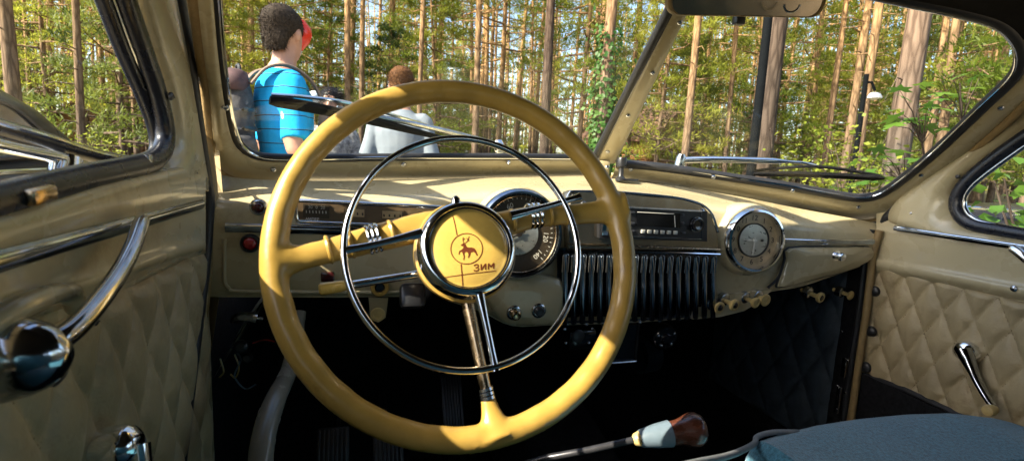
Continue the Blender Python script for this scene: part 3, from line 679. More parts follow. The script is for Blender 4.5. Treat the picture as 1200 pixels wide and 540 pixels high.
def glovebox():
    pl = [(926, 291), (975, 289.5), (1012, 289), (1021, 291), (1023, 298), (1016, 306), (990, 318), (950, 328), (916, 336), (913, 332), (918, 318), (922, 304)]
    Y = .911; f = [atY(x, y, Y - .006*(x > 1005)) for x, y in pl]; c = np.mean(f, 0)
    f = spl(f, 3, closed=True)
    mb = MB(); e = [p+unit(c-p)*.004-V(0, .005, 0) for p in f]; e2 = [p*.55+c*.45-V(0, .008, 0) for p in f]
    mb.grid([[p+V(0, .02, 0) for p in f], f, e, e2], closeu=True); mb.add(e2, [tuple(range(len(e2)))])
    o = mb.build('glovebox_lid', 'cream_paint', car, smooth=50, label='cream glovebox lid at the passenger end of the dashboard')
    mb = MB(); mb.tube([q+(q-c)*.02+V(0, .004, 0) for q in f], .0026, 8, closed=True); mb.build('shut_line', 'black_rubber', o)
    k = atY(979, 299.5, .902); mb = MB(); mb.lathe([(0, .0125), (.003, .0125), (.004, .008), (.010, .007), (.014, .010), (.020, .009), (.022, .005), (.022, 0)], k, V(0, -1, 0), 28); mb.build('lock_knob', 'chrome', o)
    mb = MB(); mb.tube(spl([atY(923, 290, .9165), atY(919, 305, .9155), atY(912, 325, .9165), atY(900, 337, .9185)], 5), .003, 8); mb.build('shut_line', 'black_rubber', dash)
glovebox()

def under_dash():
    def knob(px, py, Y, tip, r, L, mm, nm='pull_knob', lab=None, eye=False):
        c = atY(px, py, Y); ax = unit(V(tip[0]*.55, -1, tip[1]*.6)); L *= .72; r *= 1.12; mb = MB()
        mb.lathe([(-.03, r*.4), (L*.5, r*.4), (L*.55, r*.8), (L*.7, r), (L*.92, r), (L, r*.85), (L, r*.62), (L-.002, r*.6), (L-.002, 0)], c, ax, 22)
        o = mb.build(nm, mm, car, label=lab)
        if eye:
            mb = MB(); mb.lathe([(L-.0025, r*.58), (L+.0005, r*.45), (L+.001, 0)], c, ax, 18); mb.build('eye', 'black_enamel', o)
        mb = MB(); mb.lathe([(-.02, r*1.15), (-.008, r*1.15), (-.006, r*.9), (-.006, r*.4)], c, ax, 22); mb.build('collar', 'worn_chrome', o)
    mb = MB(); pl = [(812, 350), (905, 339), (893, 352), (872, 364), (845, 371), (812, 374)]
    mb.prism([atY(x, y, .918) for x, y in pl], V(0, .015, 0)); mb.build('knob_bracket', 'cream_paint', dash)
    knob(838, 357.5, .905, (.25, -.2), .0115, .022, 'ivory_knob', eye=True)
    knob(853, 353.5, .905, (.35, -.25), .0115, .030, 'ivory_knob', eye=True)
    knob(878, 351, .910, (.35, -.25), .0105, .028, 'ivory_knob')
    knob(893, 350, .910, (.2, -.1), .0125, .016, 'ivory_knob')
    knob(953, 345, .925, (.4, -.25), .011, .030, 'ivory_knob', eye=True)
    knob(991, 344, .93, (.4, -.2), .010, .020, 'ivory_knob')
    # left side: ivory eyed key switch, red lens, ivory knob on a bracket, plated handle, wires
    c = atY(445, 335.5, .912); mb = MB(); mb.lathe([(0, .0165), (.008, .0165), (.013, .0140), (.013, .0092), (.006, .0085)], c, V(0, -1, 0), 28); o = mb.build('key_switch', 'ivory', car, label='ivory ringed key switch below the left spoke')
    mb = MB(); mb.lathe([(.006, .0088), (.009, .007), (.009, 0)], c, V(0, -1, 0), 20); mb.build('core', 'black_enamel', o)
    mb = MB(); mb.box(atY(384, 324, .914), (.022, .012, .016), None, .002); mb.build('red_switch', 'dark_red_lens', car, label='small dark red switch behind the indicator stalk')
    mb = MB(); mb.prism([atY(432, 349, .915), atY(455, 349, .915), atY(452, 372, .915), (atY(443, 378, .915)), atY(434, 372, .915)], V(0, .004, 0)); o = mb.build('bracket', 'cream_trim', dash)
    knob(442.5, 366.5, .912, (.0, -.1), .0115, .014, 'ivory_knob')
    mb = MB(); P = spl([atY(272, 376, .96), atY(283, 371, .94), atY(298, 372, .93), atY(308, 374, .93)], 6); mb.tube(P, [.004]*3+[.009]*9+[.010]*3+[.004]*4, 12); mb.build('pull_handle', 'worn_chrome', car, label='plated pull handle under the left end of the dashboard')
    for (pts, mm) in [([(270, 405), (282, 420), (275, 440), (287, 455), (300, 450)], 'collar_blue'), ([(258, 420), (262, 435), (257, 442)], 'ivory'), ([(275, 415), (280, 430), (276, 442), (270, 438)], 'ivory'), ([(296, 402), (310, 398), (322, 400)], 'red_lens')]:
        mb = MB(); mb.tube(spl([atY(x, y, 1.0) for x, y in pts], 6), .0016, 6); mb.build('wire', mm, dash)
    for (px, py, r) in [(283, 405, .012), (291, 418, .008)]:
        mb = MB(); mb.lathe([(0, r), (.01, r), (.014, r*.6), (.014, 0)], atY(px, py, 1.0), V(0, -1, .2), 16); mb.build('terminal', 'dark_metal', dash)
    # boxes hung under the grille
    mb = MB(); mb.box(atY(680, 396, .955), (.062, .03, .042), None, .005); o = mb.build('regulator_box', 'black_enamel', car)
    for px, py in [(662, 386), (694, 385), (663, 402), (690, 402)]: screw(atY(px, py, .938), V(0, -1, 0), .0032, o)
    mb = MB(); mb.lathe([(0, .014), (.004, .014), (.006, .009), (.006, 0)], atY(677, 393, .940), V(0, -1, 0), 20); mb.build('dial', 'dark_metal', o)
    fr = [atY(706, 382, .95), atY(748, 380, .95), atY(744, 422, .95), atY(704, 425, .95)]
    mb = MB(); mb.prism(fr, V(0, .05, 0)); o = mb.build('ash_tray', 'black_enamel', car, smooth=None, label='black metal tray hanging under the grille')
    mb = MB(); mb.tube([fr[0]-V(0, .002, 0), fr[3]-V(0, .002, 0)], .0022, 6); mb.tube([fr[1]-V(0, .002, 0), fr[2]-V(0, .002, 0)], .0022, 6); mb.build('side_edge', 'dark_metal', o)
    mb = MB(); mb.tube([fr[3]-V(0, .004, 0), fr[2]-V(0, .004, 0)], .0030, 8); mb.build('lip', 'worn_chrome', o)
    mb = MB(); c = atY(775, 392, .955); mb.lathe([(0, .030), (.014, .030), (.020, .026), (.020, .012), (.026, .010), (.026, 0)], c, V(0, -1, -.1), 28); o = mb.build('blower_motor', 'black_enamel', car)
    for a in range(5): screw(c+V(.021*math.cos(a*1.256+.4), -.020, .021*math.sin(a*1.256+.4)), V(0, -1, -.1), .0035, o)
    # ribbed heater duct
    mb = MB()
    for k in range(9): mb.lathe([(-.002, .045), (0, .049), (.002, .045)], atY(748+k*2.0, 415-k*0.3, 1.12+k*.004), V(1, .1, 0), 20)
    mb.build('heater_duct', 'dark_quilt', dash)
under_dash()

# ---------------------------- steering wheel
TIL = R(22.9); WN = V(0, math.cos(TIL), -math.sin(TIL)); WC = atY(545.7, 294.2, .5776)
def wp(px, py, off=0.0): return onp(px, py, WC, WN) - WN*off      # off > 0 is nearer to the driver
WA = V(1, 0, 0); WB = unit(np.cross(WA, WN)); WB = WB if WB[2] > 0 else -WB
def steering_wheel():
    mb = MB(); RR = .205; n = 120; rows = []
    for i in range(n):
        t = 2*math.pi*i/n; rd = math.cos(t)*WA+math.sin(t)*WB; c = WC+rd*RR
        # finger ridges on the far side of the rim, flat oval section
        row = []
        for j in range(20):
            a = 2*math.pi*j/20; rr = .0143
            k = max(0, math.cos(a-math.pi*.80)); f = 1 - .10*(k**2)*(0.5+0.5*math.cos(t*34)) 
            row.append(c + rd*(rr*math.cos(a)*f) - WN*(rr*1.06*math.sin(a)*f))
        rows.append(row)
    mb.grid(rows, closeu=True, closev=True)
    def arm(P, rad, flat):
        pts = spl(P, 5); k = len(pts); mb.tube(pts, np.interp(np.linspace(0, 1, k), np.linspace(0, 1, len(rad)), rad), 18, flat=flat, up=WN)
    # ivory arms and foot flow into the rim: one moulding
    arm([wp(316, 306, -.001), wp(334, 304, -.002), wp(352, 301, -.003), wp(385, 293, -.004), wp(440, 278, -.006), wp(505, 262, -.010), wp(535, 262, -.012)], [.026, .0195, .0145, .0140, .0165, .0185, .018], .66)
    arm([wp(733, 246, -.001), wp(718, 247, -.002), wp(702, 248, -.003), wp(672, 250, -.004), wp(630, 252, -.006), wp(585, 262, -.010), wp(552, 266, -.012)], [.028, .0205, .0155, .0135, .0145, .0175, .018], .66)
    arm([wp(572, 463, -.004), wp(575, 478, -.003), wp(578, 490, -.002), wp(581, 502, -.001), wp(584, 512, 0)], [.0085, .0105, .0140, .020, .028], .72)
    me = remesh(mb, .0030, 7); mb = MB(); mb.add([v.co for v in me.vertices], [tuple(p.vertices) for p in me.polygons])
    o = mb.build('steering_wheel', 'ivory', car, smooth=180, label='large ivory steering wheel rim with moulded arms, sunlit at the lower right')
    def rings(pts, rad, m, nm):
        for (px, py, ax_) in pts:
            mb = MB(); mb.lathe([(-.0024, rad*.9), (-.0018, rad*1.04), (0, rad*1.10), (.0018, rad*1.04), (.0024, rad*.9)], wp(px, py, -.006), ax_, 28, ref=WN); mb.build(nm, m, o)
    lx = unit(wp(505, 262)-wp(345, 303)); rx = unit(wp(706, 248)-wp(590, 261)); bx = unit(wp(577, 470)-wp(550, 365))
    rings([(385, 291, lx), (459, 272, lx), (411, 285, lx)], .0150, 'ivory', 'arm_ring'); rings([(602, 257, rx), (664, 249, rx), (645, 250, rx)], .0140, 'ivory', 'arm_ring')
    rings([(432, 279.5, lx), (437.5, 278, lx), (443, 276.5, lx)], .0158, 'chrome', 'chrome_band'); rings([(622, 252, rx), (627.5, 251.5, rx), (633, 251, rx)], .0150, 'chrome', 'chrome_band')
    # lower metal rod, bands and ivory foot
    mb = MB(); mb.tube([wp(549, 350, -.010), wp(560, 405, -.006), wp(571, 458, -.004)], [.0075, .0068, .0068], 16); mb.build('lower_rod', 'bronze', o)
    for (px, py) in [(570.5, 456), (571.7, 461), (572.8, 466)]:
        mb = MB(); mb.lathe([(-.0022, .006), (-.0016, .0085), (.0016, .0085), (.0022, .006)], wp(px, py, -.004), bx, 24); mb.build('chrome_band', 'worn_chrome', o)
    # horn ring with its arms
    hr = .1345; mb = MB(); mb.tube([WC - WN*.016 + hr*(math.cos(t)*WA+math.sin(t)*WB) for t in np.linspace(0, 2*math.pi, 96, endpoint=False)], .0040, 12, closed=True); h = mb.build('horn_ring', 'chrome', o, smooth=180)
    for P in ([(404, 297), (440, 290), (493, 277)], [(674, 235), (640, 245), (594, 257)], [(577, 434), (570, 400), (558, 345)]):
        p0, p1, p2 = [wp(x, y, .016) for x, y in P]; mb = MB(); mb.tube(spl([p0, p1, p2], 6), [.0052, .0045, .0042, .004, .004, .004, .004, .004, .0042, .0045, .005, .0055, .006], 12, flat=.7, up=WN); mb.build('horn_arm', 'chrome', o)
    # hub: ivory bowl, plated bezel, printed button
    mb = MB(); mb.lathe([(-.075, .020), (-.07, .030), (-.05, .034), (-.022, .050), (-.008, .060), (.002, .060), (.004, .055), (.004, 0)], WC, -WN, 64); mb.build('hub', 'ivory', o)
    mb = MB(); mb.lathe([(.000, .0575), (.010, .0575), (.019, .0545), (.0225, .050), (.0225, .0475), (.018, .0450), (.012, .0445)], WC, -WN, 72); mb.build('hub_bezel', 'chrome', o)
    mb = MB(); mb.lathe([(.020, .046), (.0205, .0462), (.0212, .0458), (.0208, .0450)], WC, -WN, 72); mb.build('bezel_line', 'black_enamel', o)
    mb = MB(); mb.lathe([(.012, .0448), (.0165, .0445), (.0185, .040), (.0205, .028), (.0215, .014), (.0218, 0)], WC, -WN, 64); mb.build('horn_button', 'ivory_bright', o, label='domed yellow horn button with a printed leaping deer')
    # index tooth on the bezel
    mb = MB(); mb.lathe([(-.004, .006), (.006, .005), (.009, .002), (.0095, 0)], wp(532, 242, .012), unit(WB-WN*.4), 14); mb.build('tooth', 'chrome', o)
    # print on the button
    def dome(p):
        v = p-WC; v = v-WN*np.dot(v, WN); r = np.linalg.norm(v)
        h = np.interp(r, [0, .014, .028, .040, .0445], [.0218, .0215, .0205, .0185, .0165]); return WC+v-WN*(h+.0003)
    def zp(zx, zy): return dome(onp(480+zx/4.157, 230+zy/4.157, WC-WN*.0205, WN))
    def stroke(mb, pts, w):
        P = []
        for a, b in zip(pts[:-1], pts[1:]):
            L = math.hypot(b[0]-a[0], b[1]-a[1]); k = max(1, int(L/14)); P += [(a[0]+(b[0]-a[0])*i/k, a[1]+(b[1]-a[1])*i/k) for i in range(k)]
        P.append(pts[-1]); T = np.gradient(np.array(P, float), axis=0); T /= np.linalg.norm(T, axis=1)[:, None]+1e-9
        mb.grid([[zp(p[0]-t[1]*w/2, p[1]+t[0]*w/2) for p, t in zip(P, T)], [zp(p[0]+t[1]*w/2, p[1]-t[0]*w/2) for p, t in zip(P, T)]])
    mb = MB(); stroke(mb, [(212, 92), (222, 140), (230, 190)], 5); stroke(mb, [(250, 330), (256, 385), (262, 437)], 5.5); stroke(mb, [(165, 394), (300, 376), (425, 361)], 4)
    stroke(mb, [(277+77*math.cos(t), 256+74*math.sin(t)) for t in np.linspace(0, 2*math.pi, 49)], 4.5)
    mb.build('printed_lines', 'emblem_red', o, smooth=180, recalc=False)
    deer = [(246, 240), (257, 231), (266, 227), (272, 236), (277, 247), (288, 251), (302, 250), (314, 254), (321, 263), (326, 274), (331, 288), (326, 291), (319, 278), (309, 271), (297, 274), (294, 286), (287, 301), (282, 300), (286, 284), (281, 273), (269, 271), (266, 282), (268, 296), (264, 311), (260, 310), (262, 295), (258, 281), (253, 271), (246, 271), (241, 285), (237, 283), (240, 267), (252, 261), (260, 253), (261, 245), (254, 243)]
    mb = MB(); mb.add([zp(*p) for p in deer], [tuple(range(len(deer)))])
    stroke(mb, [(264, 230), (258, 216), (259, 200)], 3.5); stroke(mb, [(259, 214), (268, 206)], 3); stroke(mb, [(269, 230), (282, 218), (289, 196)], 3.5); stroke(mb, [(283, 216), (276, 204)], 3); stroke(mb, [(279, 222), (290, 214)], 3)
    mb.build('printed_deer', 'emblem_red', o, smooth=180, recalc=False)
    mb = MB(); w = 6.5
    def lt(x, y, pts): stroke(mb, [(x+px*1.0+py*.0, y+py-(px)*.105) for px, py in pts], w)
    lt(312, 336, [(0, 2), (8, -2), (20, -1), (22, 6), (18, 12), (8, 13)]); lt(312, 336, [(18, 12), (24, 18), (22, 26), (10, 28), (0, 25)])
    lt(348, 332, [(0, -2), (0, 27)]); lt(348, 332, [(1, 26), (21, -1)]); lt(348, 332, [(22, -2), (22, 27)])
    lt(384, 328, [(0, 27), (0, -2)]); lt(384, 328, [(1, -1), (13, 17)]); lt(384, 328, [(13, 17), (26, -1)]); lt(384, 328, [(27, -2), (27, 27)])
    mb.build('printed_letters', 'emblem_red', o, smooth=180, recalc=False)
    # column and indicator stalk
    mb = MB(); mb.lathe([(.05, .030), (.09, .034), (.12, .034), (.55, .034), (.95, .030)], WC, WN, 32); mb.build('steering_column', 'black_enamel', car)
    mb = MB(); mb.tube([wp(492, 316, -.03), wp(448, 323, -.03), wp(404, 330, -.03)], .0048, 12); s = mb.build('indicator_stalk', 'chrome', car, label='chrome indicator stalk with ivory grip left of the hub')
    mb = MB(); mb.tube([wp(404, 329.5, -.03), wp(398, 330.5, -.03), wp(384, 332.5, -.03), wp(374, 334, -.03), wp(371, 334.5, -.03)], [.0055, .0068, .0070, .0072, .005], 14); mb.build('grip', 'ivory_bright', s)
    mb = MB(); mb.box(wp(488, 340, -.045), (.03, .02, .03), (WA, WN, WB), .006); mb.build('switch_housing', 'black_plastic', s)
steering_wheel()

# ---------------------------- doors
def quilt(xf, ys, z0, z1, sgn, a=.092, b=.17, h=.016, z_top=None, z_bot=None):
    rows = []
    for i, y in enumerate(ys):
        zt = z_top(y) if z_top else z1; zb = z_bot(y) if z_bot else z0
        row = []
        for k in range(110):
            z = zb+(zt-zb)*k/109
            p = y/a+z/b; q = y/a-z/b
            fp = abs(math.sin(math.pi*p)); fq = abs(math.sin(math.pi*q))
            e = min(1, min(k, 109-k)/4.0, min(i, len(ys)-1-i)/4.0)
            w = .0011*math.sin(z*150+5*math.sin(y*60+z*20))*math.exp(-min(fp, fq)*2.2) + .0013*math.sin(y*23+z*31)*math.sin(z*17-y*41)
            row.append(V(xf(y, z)+sgn*((min(fp, fq)**.45*.6+(fp*fq)**.5*.4)*h*e**.5 + w), y, z))
        rows.append(row)
    return rows

def stitches(parent, xf, y0, y1, zbot, ztop, a, b, sgn):
    mb = MB()
    for fam in (1, -1):
        n0 = int(min(y0/a+fam*zz/b for zz in (zbot, ztop)))-1; n1 = int(max(y1/a+fam*zz/b for zz in (zbot, ztop)))+1
        for k in range(n0, n1+1):
            d = unit(V(0, a, -fam*b)); z = zbot; steps = int((ztop-zbot)/abs(d[2])/.0085)
            for q in range(steps):
                zz = zbot+(q+.3)*.0085*abs(d[2]); y = a*(k-fam*zz/b)
                if y0+.012 < y < y1-.012 and zz < ztop-.008: mb.box((xf+sgn*.0014, y, zz), (.0012, .0009, .0052), (V(1, 0, 0), np.cross(d, V(1, 0, 0)), d))
    o = mb.build('stitching', 'thread', parent, smooth=None, recalc=False); o['kind'] = 'stuff'
def left_door():
    n = V(1, 0, 0)
    def p(px, py, dx=0): return atX(px, py, XL+dx)
    # painted inner skin: rows follow the traced lines from the sill down to the quilting
    st = [-60, 0, 60, 120, 170, 205, 228, 241]
    def I(xs, ys): return np.interp(st, xs, ys)
    L = [(I([-60, 0, 60, 120, 170, 205, 228, 241], [262, 245, 226, 211, 198, 192, 188, 186]), -.010),
         (I([-60, 0, 120, 205, 241], [266, 249, 214, 196, 191]), .004),
         (I([-60, 0, 120, 205, 241], [280, 262, 224, 202, 196]), .012),
         (I([-60, 0, 120, 205, 241], [312, 292, 257, 236, 226]), .014),
         (I([-60, 0, 120, 205, 241], [335, 314, 276, 252, 243]), .010),
         (I([-60, 0, 120, 205, 241], [372, 350, 312, 282, 272]), .012),
         (I([-60, 0, 120, 205, 241], [388, 365, 325, 294, 284]), .018),
         (I([-60, 0, 120, 205, 241], [400, 376, 334, 301, 291]), .016),
         (I([-60, 0, 120, 205, 241], [412, 388, 344, 308, 297]), .002)]
    rows = [[p(st[i], py[i], dx) for i in range(len(st))] for py, dx in L]
    g = [spl(r, 4) for r in rows]; g = list(map(list, zip(*[spl(list(c), 3) for c in zip(*g)])))
    mb = MB(); mb.grid(g)
    # remaining door skin to the rear and the backing below
    mb.box((XL-.03, .20, Zr(-.44)), (.05, 1.46, .76)); 
    mb.grid([[V(XL-.006, y, Zr(z)) for y in np.linspace(.36, -.36, 5)] for z in (-.035, -.09, -.16, -.20)])
    # window surround: front post of the door in cream, leaning with the windscreen post
    A = spl([p(150, -60, .0), p(163, 0, .0), p(180, 60, .0), p(196, 110, .0), p(203, 150, .0), p(202, 175, .0), p(190, 195, .0), p(160, 205, .0)], 5)
    B = spl([p(188, -60, .0), p(203, 0, .0), p(214, 60, .0), p(223, 110, .0), p(230, 150, .0), p(236, 188, .0), p(240, 210, .0), p(241, 225, .0)], 5)
    loft2(mb, A, B, [(0, -.012), (.06, .004), (.25, .012), (.6, .014), (.92, .010), (1, -.02)], n)
    o = mb.build('door', 'cream_paint', car, smooth=60, label='near cream door at the left, with chrome lever and quilted leather')
    # top rail of the window frame
    mb = MB(); mb.tube([V(XL, -.38, Zr(.285)), V(XL, .1, Zr(.285)), V(XL, .42, Zr(.272)), p(150, -60)], .016, 12); mb.build('window_top_rail', 'cream_trim', o)
    mb = MB(); mb.tube([V(XL, .30, Zr(.28)), V(XL, .325, Zr(.12)), V(XL, .335, Zr(-.02))], .007, 10); mb.build('division_bar', 'chrome', o)
    # black window channel
    mb = MB(); C = spl([p(128, -60), p(146, 0), p(167, 60), p(184, 110), p(193, 148), p(192, 172), p(180, 188), p(150, 198), p(100, 209), p(0, 235), p(-80, 256)], 5)
    mb.tube(C, [.0135]*len(C), 12, flat=.8, up=n); mb.build('window_channel', 'seal_black', o)
    # swung quarter light: frame tube, bright line, pane
    D = spl([p(98, -60, -.012), p(121, 0, -.012), p(144, 60, -.012), p(166, 110, -.012), p(180, 148, -.012), p(183, 172, -.012), p(176, 186, -.014), p(150, 190, -.018), p(100, 180, -.03), p(50, 164, -.04), p(0, 150, -.05), p(-60, 135, -.06)], 5)
    mb = MB(); mb.tube(D, .0078, 10); q = mb.build('quarter_light_frame', 'seal_black', o)
    mb = MB(); mb.tube([v+V(.007, 0, .002) for v in D], .0026, 8); mb.build('bright_line', 'chrome', o)
    mb = MB(); gp = [p(98, -60, -.014), p(121, 0, -.014), p(166, 110, -.014), p(180, 150, -.014), p(176, 183, -.016), p(100, 178, -.033), p(0, 148, -.052), p(-60, 135, -.062), p(-60, -60, -.04)]
    c = np.mean(gp, 0); mb.add(gp+[c], [(i, (i+1) % len(gp), len(gp)) for i in range(len(gp))]); mb.build('quarter_light_glass', 'door_glass', o, smooth=180)
    mb = MB(); mb.tube(spl([p(-40, 158, -.03), p(0, 171, -.025), p(60, 183, -.02), (p(72, 186, -.018))], 5), .0052, 10); mb.tube([p(72, 186, -.02), p(66, 206, -.015), p(60, 222, -.008)], .006, 10); mb.build('bright_rail', 'chrome', o)
    mb = MB(); mb.tube([p(78, 190, -.035), p(75, 215, -.03)], .013, 14); mb.build('pivot_tube', 'chrome', o)
    mb = MB(); mb.box(p(47, 228.5, .012), (.010, .030, .012), (n, unit(p(80, 219)-p(20, 236)), unit(np.cross(n, unit(p(80, 219)-p(20, 236))))), .003); mb.build('latch', 'bronze', o)
    mb = MB(); mb.box(p(171, 187, .004), (.012, .014, .012), None, .003); mb.build('corner_clip', 'worn_chrome', o)
    # bright strip along the door
    mb = MB(); mb.tube([p(-60, 323, .016), p(0, 305.5, .016), p(120, 272, .016), p(236, 239, .012)], .0075, 10, flat=.6, up=n); mb.build('moulding', 'blue_chrome', o)
    mb = MB(); mb.tube([p(-60, 319, .020), p(0, 301.5, .020), p(120, 269, .020), p(236, 237, .015)], .0018, 8); mb.build('moulding_bead', 'chrome', o)
    # quilting
    ys = np.linspace(.34, .90, 150)
    zt = lambda y: np.interp(y, [.42, .9], [Zr(-.148), Zr(-.168)])
    zb = lambda y: Zr(-.78)
    mb = MB(); mb.grid(quilt(lambda y, z: XL-.004+.010*max(0, (z-Zr(-.17))/.3), ys, 0, 0, 1, z_top=zt, z_bot=lambda y: Zr(-.55), a=.070, b=.140, h=.0125)); mb.build('quilted_panel', 'quilt_leather', o, smooth=180, label='quilted tan leather panel of the near door')
    stitches(o, XL-.004, .40, .89, Zr(-.54), Zr(-.165), .070, .140, 1)
    mb = MB(); mb.box((XL-.002, .62, Zr(-.66)), (.012, .56, .22)); mb.build('kick_board', 'dark_carpet', o)
    # door lever: domed boss and long curved arm
    b = p(32, 418, .03); mb = MB(); mb.lathe([(-.05, .029), (-.022, .029), (-.010, .0275), (.0, .0255), (.010, .0215), (.018, .0155), (.023, .008), (.0245, 0)], b, unit(V(1, -.15, .1)), 40, sx=.9); mb.build('lever_boss', 'dark_chrome', o)
    mb = MB(); P = spl([p(38, 416, .022), p(48, 410, .034), p(64, 401, .043), p(88, 384, .047), (p(115, 354, .047)), p(140, 319, .045), p(156, 288, .042), p(165, 262, .036), p(167, 257, .030)], 8)
    k = len(P); mb.tube(P, np.interp(np.linspace(0, 1, k), [0, .15, .3, .6, .9, .97, 1], [.008, .0095, .0078, .0072, .0066, .0058, .002]), 16); mb.build('door_lever', 'dark_chrome', o, label='long curved chrome door lever')
    mb = MB(); mb.lathe([(-.005, .016), (.004, .016), (.007, .012), (.007, 0)], p(58, 425, .034), V(1, 0, 0), 24); mb.build('lever_collar', 'dark_metal', o)
    screw(p(112, 376, .026), n, .004, o)
    # recessed ring around lever in the skin
    mb = MB(); mb.tube(spl([p(-20, 385, .018), p(20, 362, .022), p(60, 345, .022), p(84, 346, .020), p(90, 360, .016)], 5), .008, 10); mb.build('recess_lip', 'cream_paint', o)
    # window winder boss at the bottom
    w = p(146, 522, .026); mb = MB(); mb.lathe([(-.03, .020), (0, .020), (.008, .017), (.014, .009), (.014, 0)], w, unit(V(1, -.2, .2)), 28); mb.build('winder_boss', 'chrome', o)
    mb = MB(); mb.tube([w+V(.012, 0, 0), w+V(.018, -.012, -.03), w+V(.02, -.02, -.10)], [.009, .008, .006], 12); mb.build('winder_arm', 'chrome', o)
    screw(p(201, 113, .014), n, .005, o, 'dark_metal'); screw(p(230, 203, .012), n, .0035, o, 'dark_metal')
    # bolt heads, weather strip and welt between door and windscreen post
    mb = MB(); mb.tube(spl([atX(198, -60, XL+.010), atX(208.5, 0, XL+.010), atX(219, 60, XL+.009), atX(227, 120, XL+.008), atX(236, 180, XL+.006), atX(244, 240, XL+.002), atX(238, 320, XL-.004), atX(224, 430, XL-.006), atX(208, 560, XL-.008)], 6), .0095, 10); mb.build('weather_strip', 'black_rubber', car)
    mb = MB(); mb.tube(spl([atY(208, -60, .79), atY(221, 0, .84), atY(231, 60, .89), atY(238, 120, .92), atY(244, 180, .935), atY(249, 240, .93), atY(243, 320, .92), atY(229, 430, .92), atY(212, 560, .92)], 6), .0085, 10); mb.build('door_welt', 'tan_leather', car)
    # pillar sheet that closes the gap behind the welts
    mb = MB(); a = [atY(212, -60, .80), atY(224, 0, .85), atY(233, 60, .90), atY(240, 120, .94), atY(246, 190, .955), atY(251, 250, .945), atY(246, 340, .94), atY(232, 440, .94), atY(215, 560, .94)]
    mb.grid([[q+V(.016, -.004, 0) for q in a], [q+V(.006, .004, 0) for q in a], [q+V(-.03, .03, 0) for q in a], [q+V(-.045, .10, 0) for q in a]]); mb.build('pillar', 'cream_trim', car)
    return o
left_door()

